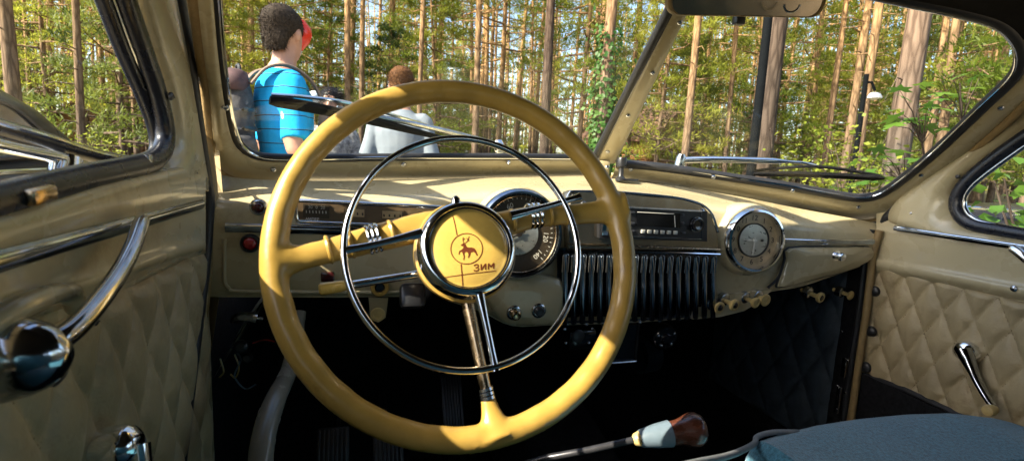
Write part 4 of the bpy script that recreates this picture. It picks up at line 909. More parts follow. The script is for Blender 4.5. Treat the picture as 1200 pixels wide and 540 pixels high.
def right_door():
    n = V(-1, 0, 0)
    def p(px, py, dx=0): return atX(px, py, XR-dx)
    st = [1027, 1048, 1090, 1140, 1200, 1290]
    def I(ys): return np.interp(st, [1027, 1200, 1290], ys)
    L = [([232, 205, 195], -.01), ([262, 283, 288], .0), ([266, 288, 295], .004), ([300, 334, 345], .006), ([306, 341, 353], .012), ([313, 347, 360], .010), ([318, 352, 366], -.004)]
    # skin below window
    sk = [np.interp(st, [1027, 1070, 1110, 1140, 1200, 1290], [250, 246, 268, 277, 286, 300]), I([272, 296, 309]), I([300, 332, 345]), I([305, 338, 352]), I([313, 346, 360]), I([320, 352, 368])]
    dx = [.002, .006, .008, .014, .013, -.002]
    rows = [[p(st[i], sk[k][i], dx[k]) for i in range(len(st))] for k in range(len(sk))]
    g = [spl(r, 4) for r in rows]; g = list(map(list, zip(*[spl(list(c), 3) for c in zip(*g)])))
    mb = MB(); mb.grid(g); mb.box((XR+.03, .18, Zr(-.49)), (.05, 1.50, .70)); mb.grid([[V(XR+.004, y, Zr(z)) for y in np.linspace(.60, -.36, 5)] for z in (-.055, -.12, -.2, -.25)])
    # surround of the window
    A = spl([p(1330, 70), p(1260, 116), p(1200, 154), p(1150, 190), p(1122, 214), p(1113, 232), p(1118, 254), p(1136, 268), p(1170, 275), p(1200, 280), p(1290, 296)], 5)
    B = spl([p(1300, 22), p(1240, 78), p(1190, 120), p(1130, 170), p(1085, 207), p(1050, 236), p(1040, 255), p(1050, 263), p(1110, 279), p(1200, 292), p(1290, 306)], 5)
    loft2(mb, A, B, [(0, -.014), (.06, .004), (.3, .014), (.7, .014), (.94, .009), (1, -.004)], n)
    o = mb.build('door', 'cream_paint', car, smooth=60, label='far cream passenger door at the right, with diamond quilted leather')
    mb = MB(); C = spl([p(1330, 78), p(1260, 124), p(1200, 161), p(1152, 196), p(1128, 219), p(1120, 237), p(1126, 254), p(1142, 264), p(1172, 270), p(1200, 275), p(1290, 290)], 5); mb.tube(C, .013, 12, flat=.8, up=n); mb.build('window_channel', 'seal_black', o)
    mb = MB(); D = spl([p(1330, 88, .0), p(1260, 134, .0), p(1202, 171, .0), p(1156, 204, .0), p(1136, 222, .0), p(1130, 238, .0), p(1135, 251, .0), p(1148, 259, .0), p(1175, 265, .0), p(1202, 270, .0), p(1290, 285, .0)], 5); mb.tube(D, .0046, 10); mb.build('quarter_light_frame', 'dark_chrome', o)
    mb = MB(); mb.tube([V(XR, -.38, Zr(.285)), V(XR, .1, Zr(.285)), p(1330, 70)], .016, 12); mb.build('window_top_rail', 'cream_trim', o)
    c = np.mean(D, 0)+V(.006, 0, 0); mb = MB(); mb.add([v+V(.006, 0, 0) for v in D]+[c], [(i, i+1, len(D)) for i in range(len(D)-1)]+[(len(D)-1, 0, len(D))]); mb.build('quarter_light_glass', 'door_glass', o, smooth=180)
    mb = MB(); mb.tube([p(1048, 267, .012), p(1120, 278, .016), p(1200, 290, .016), p(1290, 303, .016)], .0058, 10, flat=.6, up=n); mb.build('moulding', 'blue_chrome', o)
    mb = MB(); mb.tube([p(1048, 265.5, .016), p(1120, 276.5, .020), p(1200, 288, .020), p(1290, 301, .020)], .0018, 8); mb.build('moulding_bead', 'chrome', o)
    ys = np.linspace(.40, .925, 170); zt = lambda y: np.interp(y, [.63, .92], [Zr(-.222), Zr(-.205)]); zb = lambda y: np.interp(y, [.6, .74, .93], [Zr(-.60), Zr(-.475), Zr(-.482)])
    mb = MB(); mb.grid(quilt(lambda y, z: XR+.002, ys, 0, 0, -1, z_top=zt, z_bot=lambda y: np.interp(y, [.4, .70, .93], [Zr(-.56), Zr(-.51), Zr(-.485)]), a=.060, b=.116, h=.012)); mb.build('quilted_panel', 'quilt_leather', o, smooth=180, label='diamond quilted tan leather panel of the far door')
    stitches(o, XR+.002, .42, .92, Zr(-.50), Zr(-.215), .060, .116, -1)
    mb = MB(); mb.tube([p(1006, 436, .004), p(1060, 456, .006), p(1112, 480, .006), p(1200, 525, .006)], .006, 8); mb.build('sill_edge', 'dark_metal', o)
    mb = MB(); mb.box((XR-.001, .62, Zr(-.645)), (.02, .66, .32), (V(1, 0, 0), V(0, 1, .02), V(0, -.02, 1))); mb.build('kick_board', 'dark_carpet', o)
    mb = MB(); mb.lathe([(0, .009), (.003, .009), (.004, .006), (.004, 0)], p(1010, 474, .004), n, 16); mb.build('drain_plug', 'dark_metal', o)
    for (px, py) in [(1024, 341), (1020, 388), (1014, 430)]:
        mb = MB(); mb.lathe([(-.004, .013), (.003, .012), (.006, .008), (.007, 0)], p(px, py, .012), n, 20); mb.build('stud', 'black_plastic', o)
    screw(p(1188, 338, .015), n, .006, o); screw(p(1068, 250, .012), n, .005, o); screw(p(1122, 207, .014), n, .004, o, 'dark_metal')
    b = p(1131, 411, .02); mb = MB(); mb.lathe([(-.03, .021), (0, .021), (.006, .019), (.012, .012), (.014, 0)], b, unit(V(-1, -.1, .1)), 28); mb.build('winder_boss', 'chrome', o)
    mb = MB(); P = spl([p(1129, 409, .030), p(1136, 425, .033), p(1146, 447, .040), p(1158, 468, .048), p(1167, 480, .050)], 5); mb.tube(P, np.interp(np.linspace(0, 1, len(P)), [0, .15, .4, 1], [.017, .0155, .0095, .006]), 14, flat=.8); mb.build('winder_arm', 'dark_chrome', o)
    mb = MB(); mb.lathe([(0, .007), (.006, .009), (.018, .011), (.026, .009), (.028, .004), (.028, 0)], p(1166, 479, .046), unit(V(-1, -.1, .0)), 20); mb.build('winder_knob', 'ivory_knob', o)
    mb = MB(); P = spl([p(1186, 290, .03), p(1194, 296, .034), p(1215, 312, .036), p(1260, 340, .03)], 5); mb.tube(P, [.007]+[.009]*(len(P)-1), 12); mb.build('door_lever', 'chrome', o)
    # welts and rubber between this door and the windscreen post
    mb = MB(); mb.tube(spl([onR(1290, 20, .012), onR(1240, 80, .012), onR(1180, 142, .012), onR(1120, 194, .012), onR(1075, 231, .012), onR(1047, 256, .014), onR(1031, 268, .018)], 6), .009, 10); mb.build('door_welt', 'tan_leather', car)
    mb = MB(); mb.tube(spl([p(1300, 40, .004), p(1246, 88, .004), p(1192, 132, .002), p(1130, 180, .0), p(1084, 217, -.002), p(1046, 249, -.002), p(1034, 262, -.004), p(1029, 270, -.006)], 6), [.011]*33+list(np.linspace(.010, .003, 10)), 10); mb.build('weather_strip', 'black_rubber', car)
    mb = MB(); P = [atX(1031, 270, 1.175), atX(1023, 300, 1.172), atX(1016, 360, 1.172), atX(1006, 430, 1.172), atX(996, 500, 1.172)]; mb.tube(spl(P, 5), .0085, 10); mb.build('door_welt', 'tan_leather', car)
    mb = MB(); mb.tube([q+V(-.004, .016, 0) for q in spl(P, 5)], .007, 10); mb.build('weather_strip', 'black_rubber', car)
    # windscreen post behind the welts
    mb = MB(); a = [onR(1235, 60), onR(1215, 105), onR(1170, 145), onR(1120, 188), onR(1082, 219), onR(1045, 247), onR(1028, 262)]
    mb.grid([[q-NR*.0 for q in a], [q+V(.035, -.03, -.006) for q in a], [q+V(.10, -.03, -.0) for q in a], [q+V(.12, .10, 0) for q in a]]); mb.build('pillar', 'cream_trim', car)
    # footwell side with dark quilting
    ysk = np.linspace(.96, 1.42, 90); mb = MB(); mb.grid(quilt(lambda y, z: 1.165, ysk, Zr(-.72), Zr(-.24), -1, a=.10, b=.17, h=.010)); o2 = mb.build('kick_panel', 'dark_quilt', car, smooth=180, label='dark blue quilted panel at the side of the passenger footwell')
    for (px, py) in [(986, 388), (993, 422), (981, 452), (990, 460)]: screw(atX(px, py, 1.150), n, .003, o2)
    mb = MB(); mb.box(atX(989, 430, 1.152), (.006, .012, .05), None, .002); mb.box(atX(982, 468, 1.152), (.006, .012, .07), None, .002); mb.build('hinge_plate', 'worn_chrome', o2)
    for x in (1.19, -.27):
        mb = MB(); mb.box((x, 1.2, Zr(-.5)), (.03, .56, .7)); mb.build('footwell_side', 'dark_carpet', car)
right_door()

# ---------------------------- mirror, wipers, seat, levers, pedals
def mirror():
    c = atY(879, -11, .62); xd = unit(atY(968, 8, .61)-atY(786, 4, .63)); nn = unit(CAM-c+V(0.2, 0, 0)); nn = unit(nn-xd*np.dot(nn, xd)); zd = np.cross(nn, xd); zd = zd if zd[2] > 0 else -zd
    w, h, rr = .121, .033, .018; out = []
    for (sx, sz, a0) in ((1, 1, 0), (-1, 1, 90), (-1, -1, 180), (1, -1, 270)):
        for a in np.linspace(a0, a0+90, 7): out.append(c+xd*(sx*(w-rr)+rr*math.cos(R(a)))+zd*(sz*(h-rr)+rr*math.sin(R(a))))
    def sc(k, off): return [c+(q-c)*k+nn*off for q in out]
    mb = MB(); rows = [sc(.55, -.022), sc(.9, -.014), sc(1.0, -.004), sc(1.0, .004), sc(.975, .007), sc(.955, .006), sc(.955, .003)]
    mb.grid(rows, closeu=True); mb.add(rows[0], [tuple(range(len(out)))]); o = mb.build('rear_view_mirror', 'tan_leather', car, label='rounded rear view mirror hanging from the header')
    mb = MB(); q = sc(.957, .0045); mb.add(q, [tuple(range(len(q)))]); mb.build('mirror_glass', 'brown_metal', o)
    k = atY(925, 5, .60); mb = MB(); mb.tube([k+xd*.012*math.cos(t)+zd*.010*math.sin(t)+nn*.006 for t in np.linspace(math.pi, 2*math.pi, 12)], .0014, 8); mb.build('wire_loop', 'worn_chrome', o)
    mb = MB(); mb.tube([c-nn*.015, c-nn*.05+zd*.03, c-nn*.07+zd*.08], .006, 10); mb.build('stem', 'chrome', o)
    mb = MB(); mb.box(atY(866, 22, .66), (.015, .012, .018), None, .002); mb.build('sensor', 'black_plastic', o)
mirror()

def wipers():
    def blade(pts, f, off): return [f(x, y, off) for x, y in pts]
    up = V(0, 0, 1)
    o = None
    mb = MB(); P = spl(blade([(316, 117.5), (370, 127), (430, 140), (490, 155), (532, 165)], onL, -.030), 5); k = len(P); mb.tube(P, np.interp(np.linspace(0, 1, k), [0, .03, .5, 1], [.008, .0118, .0105, .004]), 8, flat=.7, up=NL); o = mb.build('windscreen_wiper', 'wiper_black', car, label='long wiper with black blade across the driver side pane')
    mb = MB(); P = spl(blade([(318, 111), (360, 114), (400, 119), (440, 129), (500, 147), (556, 163), (582, 170)], onL, -.040), 5); mb.tube(P, .0032, 8); mb.build('bridge', 'chrome', o)
    mb = MB(); P = spl(blade([(395, 126), (430, 134), (480, 144), (540, 158), (583, 170)], onL, -.036), 5); mb.tube(P, np.linspace(.0035, .0065, len(P)), 8); mb.build('arm', 'worn_chrome', o)
    mb = MB(); mb.lathe([(-.01, .012), (.008, .012), (.014, .008), (.014, 0)], onL(585, 172, -.03), NL, 20); mb.build('pivot', 'chrome', o)
    mb = MB(); P = spl(blade([(883, 204), (930, 204), (980, 206), (1036, 209)], onR, -.028), 5); k = len(P); mb.tube(P, np.interp(np.linspace(0, 1, k), [0, .03, .5, .97, 1], [.004, .0075, .0085, .0085, .004]), 8, flat=.7, up=NR); o = mb.build('windscreen_wiper', 'wiper_black', car, label='short wiper resting at the foot of the passenger side pane')
    mb = MB(); P = spl(blade([(886, 200), (915, 197), (950, 195), (985, 198), (1030, 206)], onR, -.036), 5); mb.tube(P, .0036, 8); mb.build('bridge', 'wiper_black', o)
    mb = MB(); P = spl(blade([(797, 188), (830, 187), (885, 188), (930, 190), (948, 192), (958, 195)], onR, -.044), 5); mb.tube(P, np.interp(np.linspace(0, 1, len(P)), [0, .5, .55, 1], [.0085, .0075, .0035, .0032]), 10); mb.build('arm', 'chrome', o)
    mb = MB(); mb.lathe([(-.012, .014), (.012, .012), (.02, .008), (.02, 0)], onR(797, 190, -.04), V(0, -.2, 1), 20); mb.build('pivot', 'worn_chrome', o)
wipers()

def seat():
    # passenger cushion: front edge from traced points, crowned top, rolled front
    E_ = [atY(*q) for q in ((886, 507, .56), (912, 499, .585), (955, 489, .60), (1000, 482.5, .615), (1055, 477.5, .615), (1105, 476, .60), (1155, 482, .585), (1185, 492, .580), (1210, 506, .578))]
    ex = [p[0] for p in E_]; x0, x1 = ex[0], ex[-1]
    def front(x): return np.interp(x, ex, [p[1] for p in E_])
    def top(x): return np.interp(x, ex, [p[2] for p in E_])
    rows = []
    xs = np.linspace(x0, x1, 40)
    for (dy, dz) in [(-.70, -.03), (-.5, -.018), (-.3, -.008), (-.15, -.003), (-.06, 0), (-.025, -.002), (-.006, -.010), (.004, -.024), (.004, -.06), (-.006, -.14), (-.012, -.20)]:
        rows.append([V(x, front(x)+dy, top(x)+dz) for x in xs])
    g = list(map(list, zip(*[spl(list(c), 4) for c in zip(*rows)])))
    mb = MB(); mb.grid(g)
    # inboard end
    e = [r[0] for r in g]; mb.grid([e, [V(p[0]-.015, p[1]-.006, p[2]-.012) for p in e], [V(p[0]-.02, p[1]-.02, min(p[2]-.05, Zr(-.5))) for p in e], [V(p[0]-.02, p[1]-.02, Zr(-.68)) for p in e]])
    o = mb.build('seat_cushion', 'seat_blue', car, smooth=70, label='blue cloth front bench cushion, partly sunlit')
    P = spl([atY(935, 506, .575), atY(908, 506, .570), atY(888, 511, .558), atY(884, 519, .545), atY(868, 528, .50), atY(848, 535, .45), atY(815, 542, .40), atY(760, 556, .34)], 6)
    mb = MB(); mb.tube(P, .0040, 10); mb.build('piping', 'seat_piping', o)
    mb = MB(); mb.tube(spl([V(x, front(x)-.16, top(x)-.0005) for x in np.linspace(x0+.02, x1-.02, 20)], 2), .0022, 6); mb.build('seam', 'seat_blue', o)
    mb = MB(); mb.box((.48, -.22, Zr(-.22)), (1.30, .16, .52), None, .05); mb.build('seat_back', 'seat_blue', car)
    mb = MB(); mb.box((.05, .08, Zr(-.53)), (.46, .62, .18), None, .05); mb.build('driver_cushion', 'seat_blue', car)
seat()

def levers():
    a, b = atY(752, 513, .60), atY(828, 500, .585); ax = unit(b-a)
    k = atY(785, 507.5, .592); mb = MB()
    mb.lathe([(-.002, .0150), (.003, .0165), (.010, .0170), (.018, .0185), (.026, .0215), (.034, .0238), (.042, .0232), (.049, .0188), (.0525, .011), (.0538, .004), (.054, 0)], k, ax, 36); o = mb.build('gear_lever', 'wood', car, label='polished reddish wooden knob on the floor lever')
    mb = MB(); mb.lathe([(-.046, .011), (-.042, .0125), (-.02, .0165), (.0, .0185), (.001, .015)], k, ax, 32); mb.build('collar', 'collar_blue', o)
    mb = MB(); mb.lathe([(-.056, .004), (-.053, .008), (-.046, .0105), (-.044, .0105)], k, ax, 24); mb.build('ferrule', 'ivory_knob', o)
    mb = MB(); mb.tube([k-ax*.05, k-ax*.12+V(0, 0, -.004), atY(640, 536, .63), atY(560, 560, .70)], .0048, 10); mb.build('rod', 'dark_metal', o)
    # grey curved lever beside the pedals
    mb = MB(); P = spl([atY(352, 365, .93), atY(346, 400, .90), atY(338, 435, .86), atY(324, 465, .80), atY(313, 495, .76), atY(307, 525, .73), atY(304, 560, .71)], 6); mb.tube(P, np.interp(np.linspace(0, 1, len(P)), [0, .3, .6, 1], [.010, .013, .0165, .0165]), 16); mb.build('hand_brake', 'grey_lever', car, label='grey curved lever hanging under the left of the dashboard')
    def pedal(px, py, Y, w, h, lab):
        c = atY(px, py, Y); up = unit(V(0, .55, .83)); nn = unit(V(0, -.83, .55)); mb = MB(); mb.box(c, (w, .014, h), (V(1, 0, 0), nn, up), .005); o = mb.build('pedal', 'black_rubber', car, label=lab)
        for k in range(7):
            mb = MB(); mb.box(c+V(1, 0, 0)*(w*(k-3)/7.6)+nn*.009, (w*.07, .006, h*.88), (V(1, 0, 0), nn, up), .0015); mb.build('rib', 'dark_metal', o)
        mb = MB(); mb.tube([c-nn*.01, c+V(0, .12, -.06), c+V(0, .30, -.02)], .009, 10); mb.build('pedal_arm', 'dark_metal', o)
    pedal(390, 524, .98, .062, .075, 'ribbed clutch pedal low in the dark footwell'); pedal(455, 530, 1.0, .062, .075, 'ribbed brake pedal behind the wheel rim'); pedal(530, 478, 1.12, .05, .16, 'long ribbed accelerator pedal in the dark footwell')
    mb = MB(); mb.prism([V(.34, .85, Zr(-.82)), V(.62, .85, Zr(-.82)), V(.58, .85, Zr(-.70)), V(.38, .85, Zr(-.70))], V(0, .62, .1)); mb.build('tunnel', 'dark_carpet', car)
    # ribbed rubber mat
    mb = MB()
    for k in range(18): mb.box((-.12+k*.03, 1.05, Zr(-.815)), (.012, .55, .012))
    mb.build('rubber_mat', 'black_rubber', car)
levers()

# ------------------------------------------------------------------ trees
def fastmesh(name, verts, tris, m):
    me = bpy.data.meshes.new(name); verts = np.asarray(verts, np.float32); tris = np.asarray(tris, np.int32)
    me.vertices.add(len(verts)); me.vertices.foreach_set('co', verts.ravel())
    me.loops.add(tris.size); me.loops.foreach_set('vertex_index', tris.ravel())
    me.polygons.add(len(tris)); me.polygons.foreach_set('loop_start', np.arange(0, tris.size, 3, dtype=np.int32))
    me.update(calc_edges=True); me.materials.append(MATS[m]); return me

def tufts(centers, dirs, rs, per=9, ln=.16, wd=.022):
    # needle sprays: thin triangles fanning out of each twig end
    C = np.repeat(np.asarray(centers), per, 0); D = np.repeat(np.asarray(dirs), per, 0); n = len(C)
    r = rs.normal(size=(n, 3)); d = D*.75 + r*.62; d[:, 2] += .12; d /= np.linalg.norm(d, axis=1)[:, None]
    s = np.cross(d, rs.normal(size=(n, 3))); s /= np.linalg.norm(s, axis=1)[:, None]+1e-9
    L = (ln*rs.uniform(.6, 1.25, n))[:, None]; w = wd*rs.uniform(.7, 1.3, n)[:, None]
    b = C + rs.normal(size=(n, 3))*ln*.22
    v = np.stack([b, b+d*L*.55+s*w, b+d*L, ], 1).reshape(-1, 3)
    v2 = np.stack([b, b+d*L, b+d*L*.55-s*w*.8], 1).reshape(-1, 3)
    V_ = np.concatenate([v, v2]); return V_, np.arange(len(V_)).reshape(-1, 3)

def trunk_mb(h, r, rs, bend=.25, segs=16, sides=12):
    mb = MB(); ph = rs.uniform(0, 6.28, 4); pts = []; rr = []
    for i in range(segs+1):
        t = i/segs; pts.append(V(bend*math.sin(t*2.6+ph[0])*t, bend*math.sin(t*2.1+ph[1])*t, -.25+(h+.25)*t)); rr.append(r*(1.25-.25*min(1, t*14))*(1-.72*t**1.2)*(1+.05*math.sin(t*31+ph[2])))
    mb.tube(pts, rr, sides); return mb, pts, rr

def pine_proto(seed, h, r, z_lo, nb, blen, needle='needle', bark='bark', per=9, ln=.17, wd=.016, dead=14, tpb=15, flat=.35):
    rs = np.random.RandomState(seed); mb, pts, rr = trunk_mb(h, r, rs)
    P = np.array(pts); cen = []; dirs = []
    def axis(z): return np.array([np.interp(z, P[:, 2], P[:, k]) for k in range(3)])
    for k in range(dead):                    # dead stubs below the crown
        z = rs.uniform(1.5, max(2, z_lo+2)); a = rs.uniform(0, 6.28); L = rs.uniform(.25, 1.1); b = axis(z)
        mb.tube([b, b+V(math.cos(a)*L*.6, math.sin(a)*L*.6, rs.uniform(-.1, .1)), b+V(math.cos(a)*L, math.sin(a)*L, rs.uniform(-.25, .15))], [.018, .011, .004], 4, cap=False)
    for k in range(nb):
        t = (k+rs.uniform(0, 1))/nb; z = z_lo+(h-z_lo)*t; a = k*2.4+rs.uniform(-.5, .5)
        L = blen*(1-.75*t**1.5)*rs.uniform(.55, 1.15); b = axis(z); o = V(math.cos(a), math.sin(a), 0)
        tip = b+o*L+V(0, 0, L*rs.uniform(-.18, .25)); mid = b+o*L*.5+V(0, 0, L*rs.uniform(-.05, .05))
        br = .012+.016*L; mb.tube([b, mid, tip], [br, br*.6, br*.2], 5, cap=False)
        for q in range(rs.randint(3, 6)):    # side twigs
            s = rs.uniform(.3, 1); p0 = b+(tip-b)*s; sd = np.cross(o, V(0, 0, 1))*rs.choice([-1, 1])
            e = p0+(o*rs.uniform(.2, .6)+sd*rs.uniform(.4, 1))*L*.38*(1.2-s*.6)+V(0, 0, rs.uniform(-.05, .15)*L)
            mb.tube([p0, e], [br*.4, .003], 3, cap=False)
            sg = V(.17, .17, .055)*(.55+.45*L**.5)*rs.uniform(.7, 1.2)
            for w in range(tpb//3):
                cen.append(e+rs.normal(size=3)*sg); dirs.append(unit(e-p0)*.5+V(0, 0, .6))
        sg = V(.22, .22, .07)*(.5+.5*L**.5)
        for w in range(tpb//2):
            cen.append(tip+rs.normal(size=3)*sg); dirs.append(o*.5+V(0, 0, .6))
    v, f = tufts(cen, dirs, rs, per, ln, wd)
    return mb, fastmesh('crown', v, f, needle), bark

PROTO = {}
def make_proto(key, *a, **k):
    mb, crown, bark = pine_proto(*a, **k)
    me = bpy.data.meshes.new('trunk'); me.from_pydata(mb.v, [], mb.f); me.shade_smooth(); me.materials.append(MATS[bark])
    PROTO[key] = (me, crown)
make_proto('tall_a', 21, 20, .150, 10.0, 34, 2.3, tpb=17, per=7, dead=26)
make_proto('tall_b', 22, 22, .130, 9.0, 40, 2.2, tpb=16, per=7, dead=26)
make_proto('tall_c', 23, 19, .110, 6.0, 46, 2.0, tpb=13, per=7, dead=22)
make_proto('tall_d', 24, 17, .095, 3.6, 44, 1.7, tpb=12, per=7)
make_proto('dark', 25, 21, .17, 12.0, 32, 2.4, bark='bark_dark', needle='needle_dark', tpb=17, per=7, dead=20)
make_proto('pale', 26, 22, .175, 13.0, 32, 2.3, bark='bark_pale', tpb=17, per=7, dead=18)
make_proto('young_a', 31, 7.5, .075, 1.0, 50, 1.8, tpb=15, dead=4)
make_proto('young_b', 32, 6.0, .060, 0.7, 46, 1.6, tpb=15, dead=3, needle='needle_dark')
make_proto('young_c', 33, 9.5, .085, 1.8, 54, 1.9, tpb=15, dead=5)

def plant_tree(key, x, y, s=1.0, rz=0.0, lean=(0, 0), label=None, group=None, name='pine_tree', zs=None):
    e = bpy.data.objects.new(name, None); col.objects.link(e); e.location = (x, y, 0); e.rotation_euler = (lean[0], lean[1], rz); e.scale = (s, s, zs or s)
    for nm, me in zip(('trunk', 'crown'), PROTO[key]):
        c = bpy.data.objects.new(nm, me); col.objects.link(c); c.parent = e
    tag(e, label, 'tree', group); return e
def gpos(px, dist, py=185):
    v = ray(px, py); v = V(v[0], v[1]); v /= np.linalg.norm(v); return v*dist

near = [  # photo column, distance, prototype, scale, label
    (638, 12.5, 'dark', .95, 'straight brown pine trunk rising just left of the ivy covered one'),
    (703, 9.2, 'pale', .82, 'thick pine with green ivy climbing its trunk, left of the centre post'),
    (802, 13.0, 'tall_a', .86, 'pale sunlit pine trunk right of the centre post, above the wiper pivot'),
    (819, 22.0, 'tall_b', .9, 'thin orange pine close behind the pale trunk near the wiper pivot'),
    (851, 17.0, 'tall_c', .95, 'leaning reddish pine between the pale trunk and the dark lamp post'),
    (895, 7.6, 'dark', .92, 'thick dark pine trunk standing directly behind the dark lamp post'),
    (1004, 13.5, 'tall_a', .90, 'bright orange pine beside the white lamp head'),
    (1049, 7.4, 'pale', .95, 'thick pine with pale scaly upper trunk, right of the white lamp'),
    (1086, 16.0, 'tall_b', .95, 'orange pine just right of the thick pale barked one'),
    (1104, 13.0, 'tall_c', 1.0, 'orange pine above the broad green leaves at the right'),
    (735, 19.0, 'tall_b', .9, 'slim pine seen between the ivy covered trunk and the log cabin'),
    (408, 17.0, 'tall_a', .9, 'pair forming straight pine, right of the man in blue'),
    (423, 19.0, 'tall_b', 1.0, 'slim pine above the dark haired woman'),
    (490, 16.0, 'tall_c', 1.0, 'slim pine rising behind the brown haired person'),
    (558, 18.0, 'tall_c', .95, 'slim dark pine above the top of the steering wheel'),
    (967, 18.0, 'tall_b', .95, 'orange pine midway between the dark lamp post and the white lamp'),
    (24, 12.0, 'tall_a', .95, 'reddish pine at the far left, seen through the quarter light'),
    (96, 14.0, 'tall_c', .95, 'brown pine in the middle of the quarter light'),
]
for i, (px, dist, k, s, lab) in enumerate(near):
    x, y = gpos(px, dist); plant_tree(k, x, y, s*.74, i*1.3, (0, R(-1.2 if px < 1000 else -2.0)*.6), lab, zs=s)

# the rest of the wood: trunks one can count, random but kept off the near ones
def zone(px):
    return 'beyond the left quarter light' if px < 200 else 'left of the steering wheel top' if px < 470 else 'between steering wheel and centre post' if px < 735 else 'between centre post and dark lamp post' if px < 885 else 'right of the dark lamp post' if px < 1045 else 'at the right end of the windscreen'
placed = [gpos(p[0], p[1]) for p in near]; tr = np.random.RandomState(5)
def clear(x, y, d):
    if -4.5 < x < 5.5 and y < 11: return False
    return all((x-q[0])**2+(y-q[1])**2 > d*d for q in placed)
keys = ['tall_a', 'tall_b', 'tall_c', 'tall_a', 'tall_d', 'tall_b', 'tall_c', 'tall_b']
bands = [(15, 26, 22), (26, 42, 64), (42, 70, 115)]
for (d0, d1, num) in bands:
    k = 0; tries = 0
    while k < num and tries < 4000:
        tries += 1; px = tr.uniform(-60, 1240); dist = tr.uniform(d0, d1); x, y = gpos(px, dist)
        if not clear(x, y, 1.2): continue
        placed.append(V(x, y)); key = keys[tr.randint(len(keys))]
        far = dist > 42
        plant_tree(key, x, y, tr.uniform(.75, 1.1), tr.uniform(0, 6.28), (R(tr.uniform(-2, 2)), R(tr.uniform(-2.5, 1.5))),
                   ('slender far pine standing in the crowd ' if far else 'sunlit middle distance pine standing ')+zone(px), ('distant pines ' if far else 'middle pines ')+zone(px), zs=tr.uniform(.8, 1.05))
        k += 1
k = 0
while k < 70:
    px = tr.uniform(-60, 1240); dist = 15+40*tr.uniform(); x, y = gpos(px, dist)
    if not clear(x, y, 1.6): continue
    placed.append(V(x, y)); k += 1
    plant_tree(['young_a', 'young_b', 'young_c'][tr.randint(3)], x, y, tr.uniform(.7, 1.25), tr.uniform(0, 6.28), label='young bushy pine growing between the tall trunks '+zone(px), group='young pines '+zone(px), name='young_pine')
# a few pines behind and beside the car, which show in bright metal and glass
for (x, y, key) in [(9, -6, 'tall_a'), (12, 1, 'tall_b'), (5, -12, 'tall_c'), (-3, -14, 'tall_a'), (11, 6, 'young_c'), (8, -1, 'young_a'), (-9, -16, 'dark'), (1, -17, 'young_c')]:
    plant_tree(key, x, y, 1.0, x, label='pine standing behind and beside the car, out of the picture', group='pines behind the car')

# far wood that reads as one mass
def far_wood():
    rs = np.random.RandomState(77); cen = []; dirs = []; mb = MB(); n = 1800
    az = rs.uniform(R(-42), R(82), n); dist = rs.uniform(70, 105, n); z = .5+23*rs.uniform(0, 1, n)**1.7
    for i in range(n):
        c = V(math.sin(az[i])*dist[i], math.cos(az[i])*dist[i], z[i])
        for k in range(9): cen.append(c+rs.normal(size=3)*V(1.1, 1.1, .45)); dirs.append(V(0, 0, .4))
    v, f = tufts(cen, dirs, rs, 5, .75, .12); me = fastmesh('distant_wood', v, f, 'needle')
    o = bpy.data.objects.new('distant_wood', me); col.objects.link(o); tag(o, 'far sunlit wood closing the view behind the trunks', 'wood', kind='stuff')
    for i in range(240):
        a = rs.uniform(R(-42), R(82)); dd = rs.uniform(68, 100); x, y = math.sin(a)*dd, math.cos(a)*dd; mb.tube([V(x, y, -.3), V(x+rs.uniform(-.4, .4), y, 10), V(x+rs.uniform(-.6, .6), y, 21)], [.2, .15, .07], 6)
    o = mb.build('distant_trunks', 'bark', None, smooth=180, org=(0, 0, 0), recalc=False); tag(o, 'far crowd of thin pine trunks at the back of the wood', 'wood', kind='stuff')
far_wood()

# ------------------------------------------------------------------ leaves: ivy, maple twigs, shrubs, grass
def leafcloud(cen, nrm, rs, size, m, name, parent=None, org=None, shape='broad', droop=.2):
    # each leaf: a folded, pointed blade of four triangles
    n = len(cen); C = np.asarray(cen); d = rs.normal(size=(n, 3)); d[:, 2] -= droop; N_ = np.asarray(nrm); d -= N_*np.sum(d*N_, 1)[:, None]; d /= np.linalg.norm(d, axis=1)[:, None]+1e-9
    s = np.cross(d, N_); s /= np.linalg.norm(s, axis=1)[:, None]+1e-9
    L = (size*rs.uniform(.6, 1.3, n))[:, None]; w = L*.42
    a = C; t = C+d*L; l = C+d*L*.42+s*w+N_*L*.12; r = C+d*L*.42-s*w+N_*L*.12; mdl = C+d*L*.5
    Vv = np.stack([a, l, mdl, r, t], 1).reshape(-1, 3); b = np.arange(n)[:, None]*5
    T = np.concatenate([b+np.array([[0, 2, 1]]), b+np.array([[0, 3, 2]]), b+np.array([[2, 4, 1]]), b+np.array([[2, 3, 4]])])
    if org is None: org = (Vv.min(0)+Vv.max(0))/2
    me = fastmesh(name, Vv-np.asarray(org), T, m); o = bpy.data.objects.new(name, me); link(o, parent, org); return o

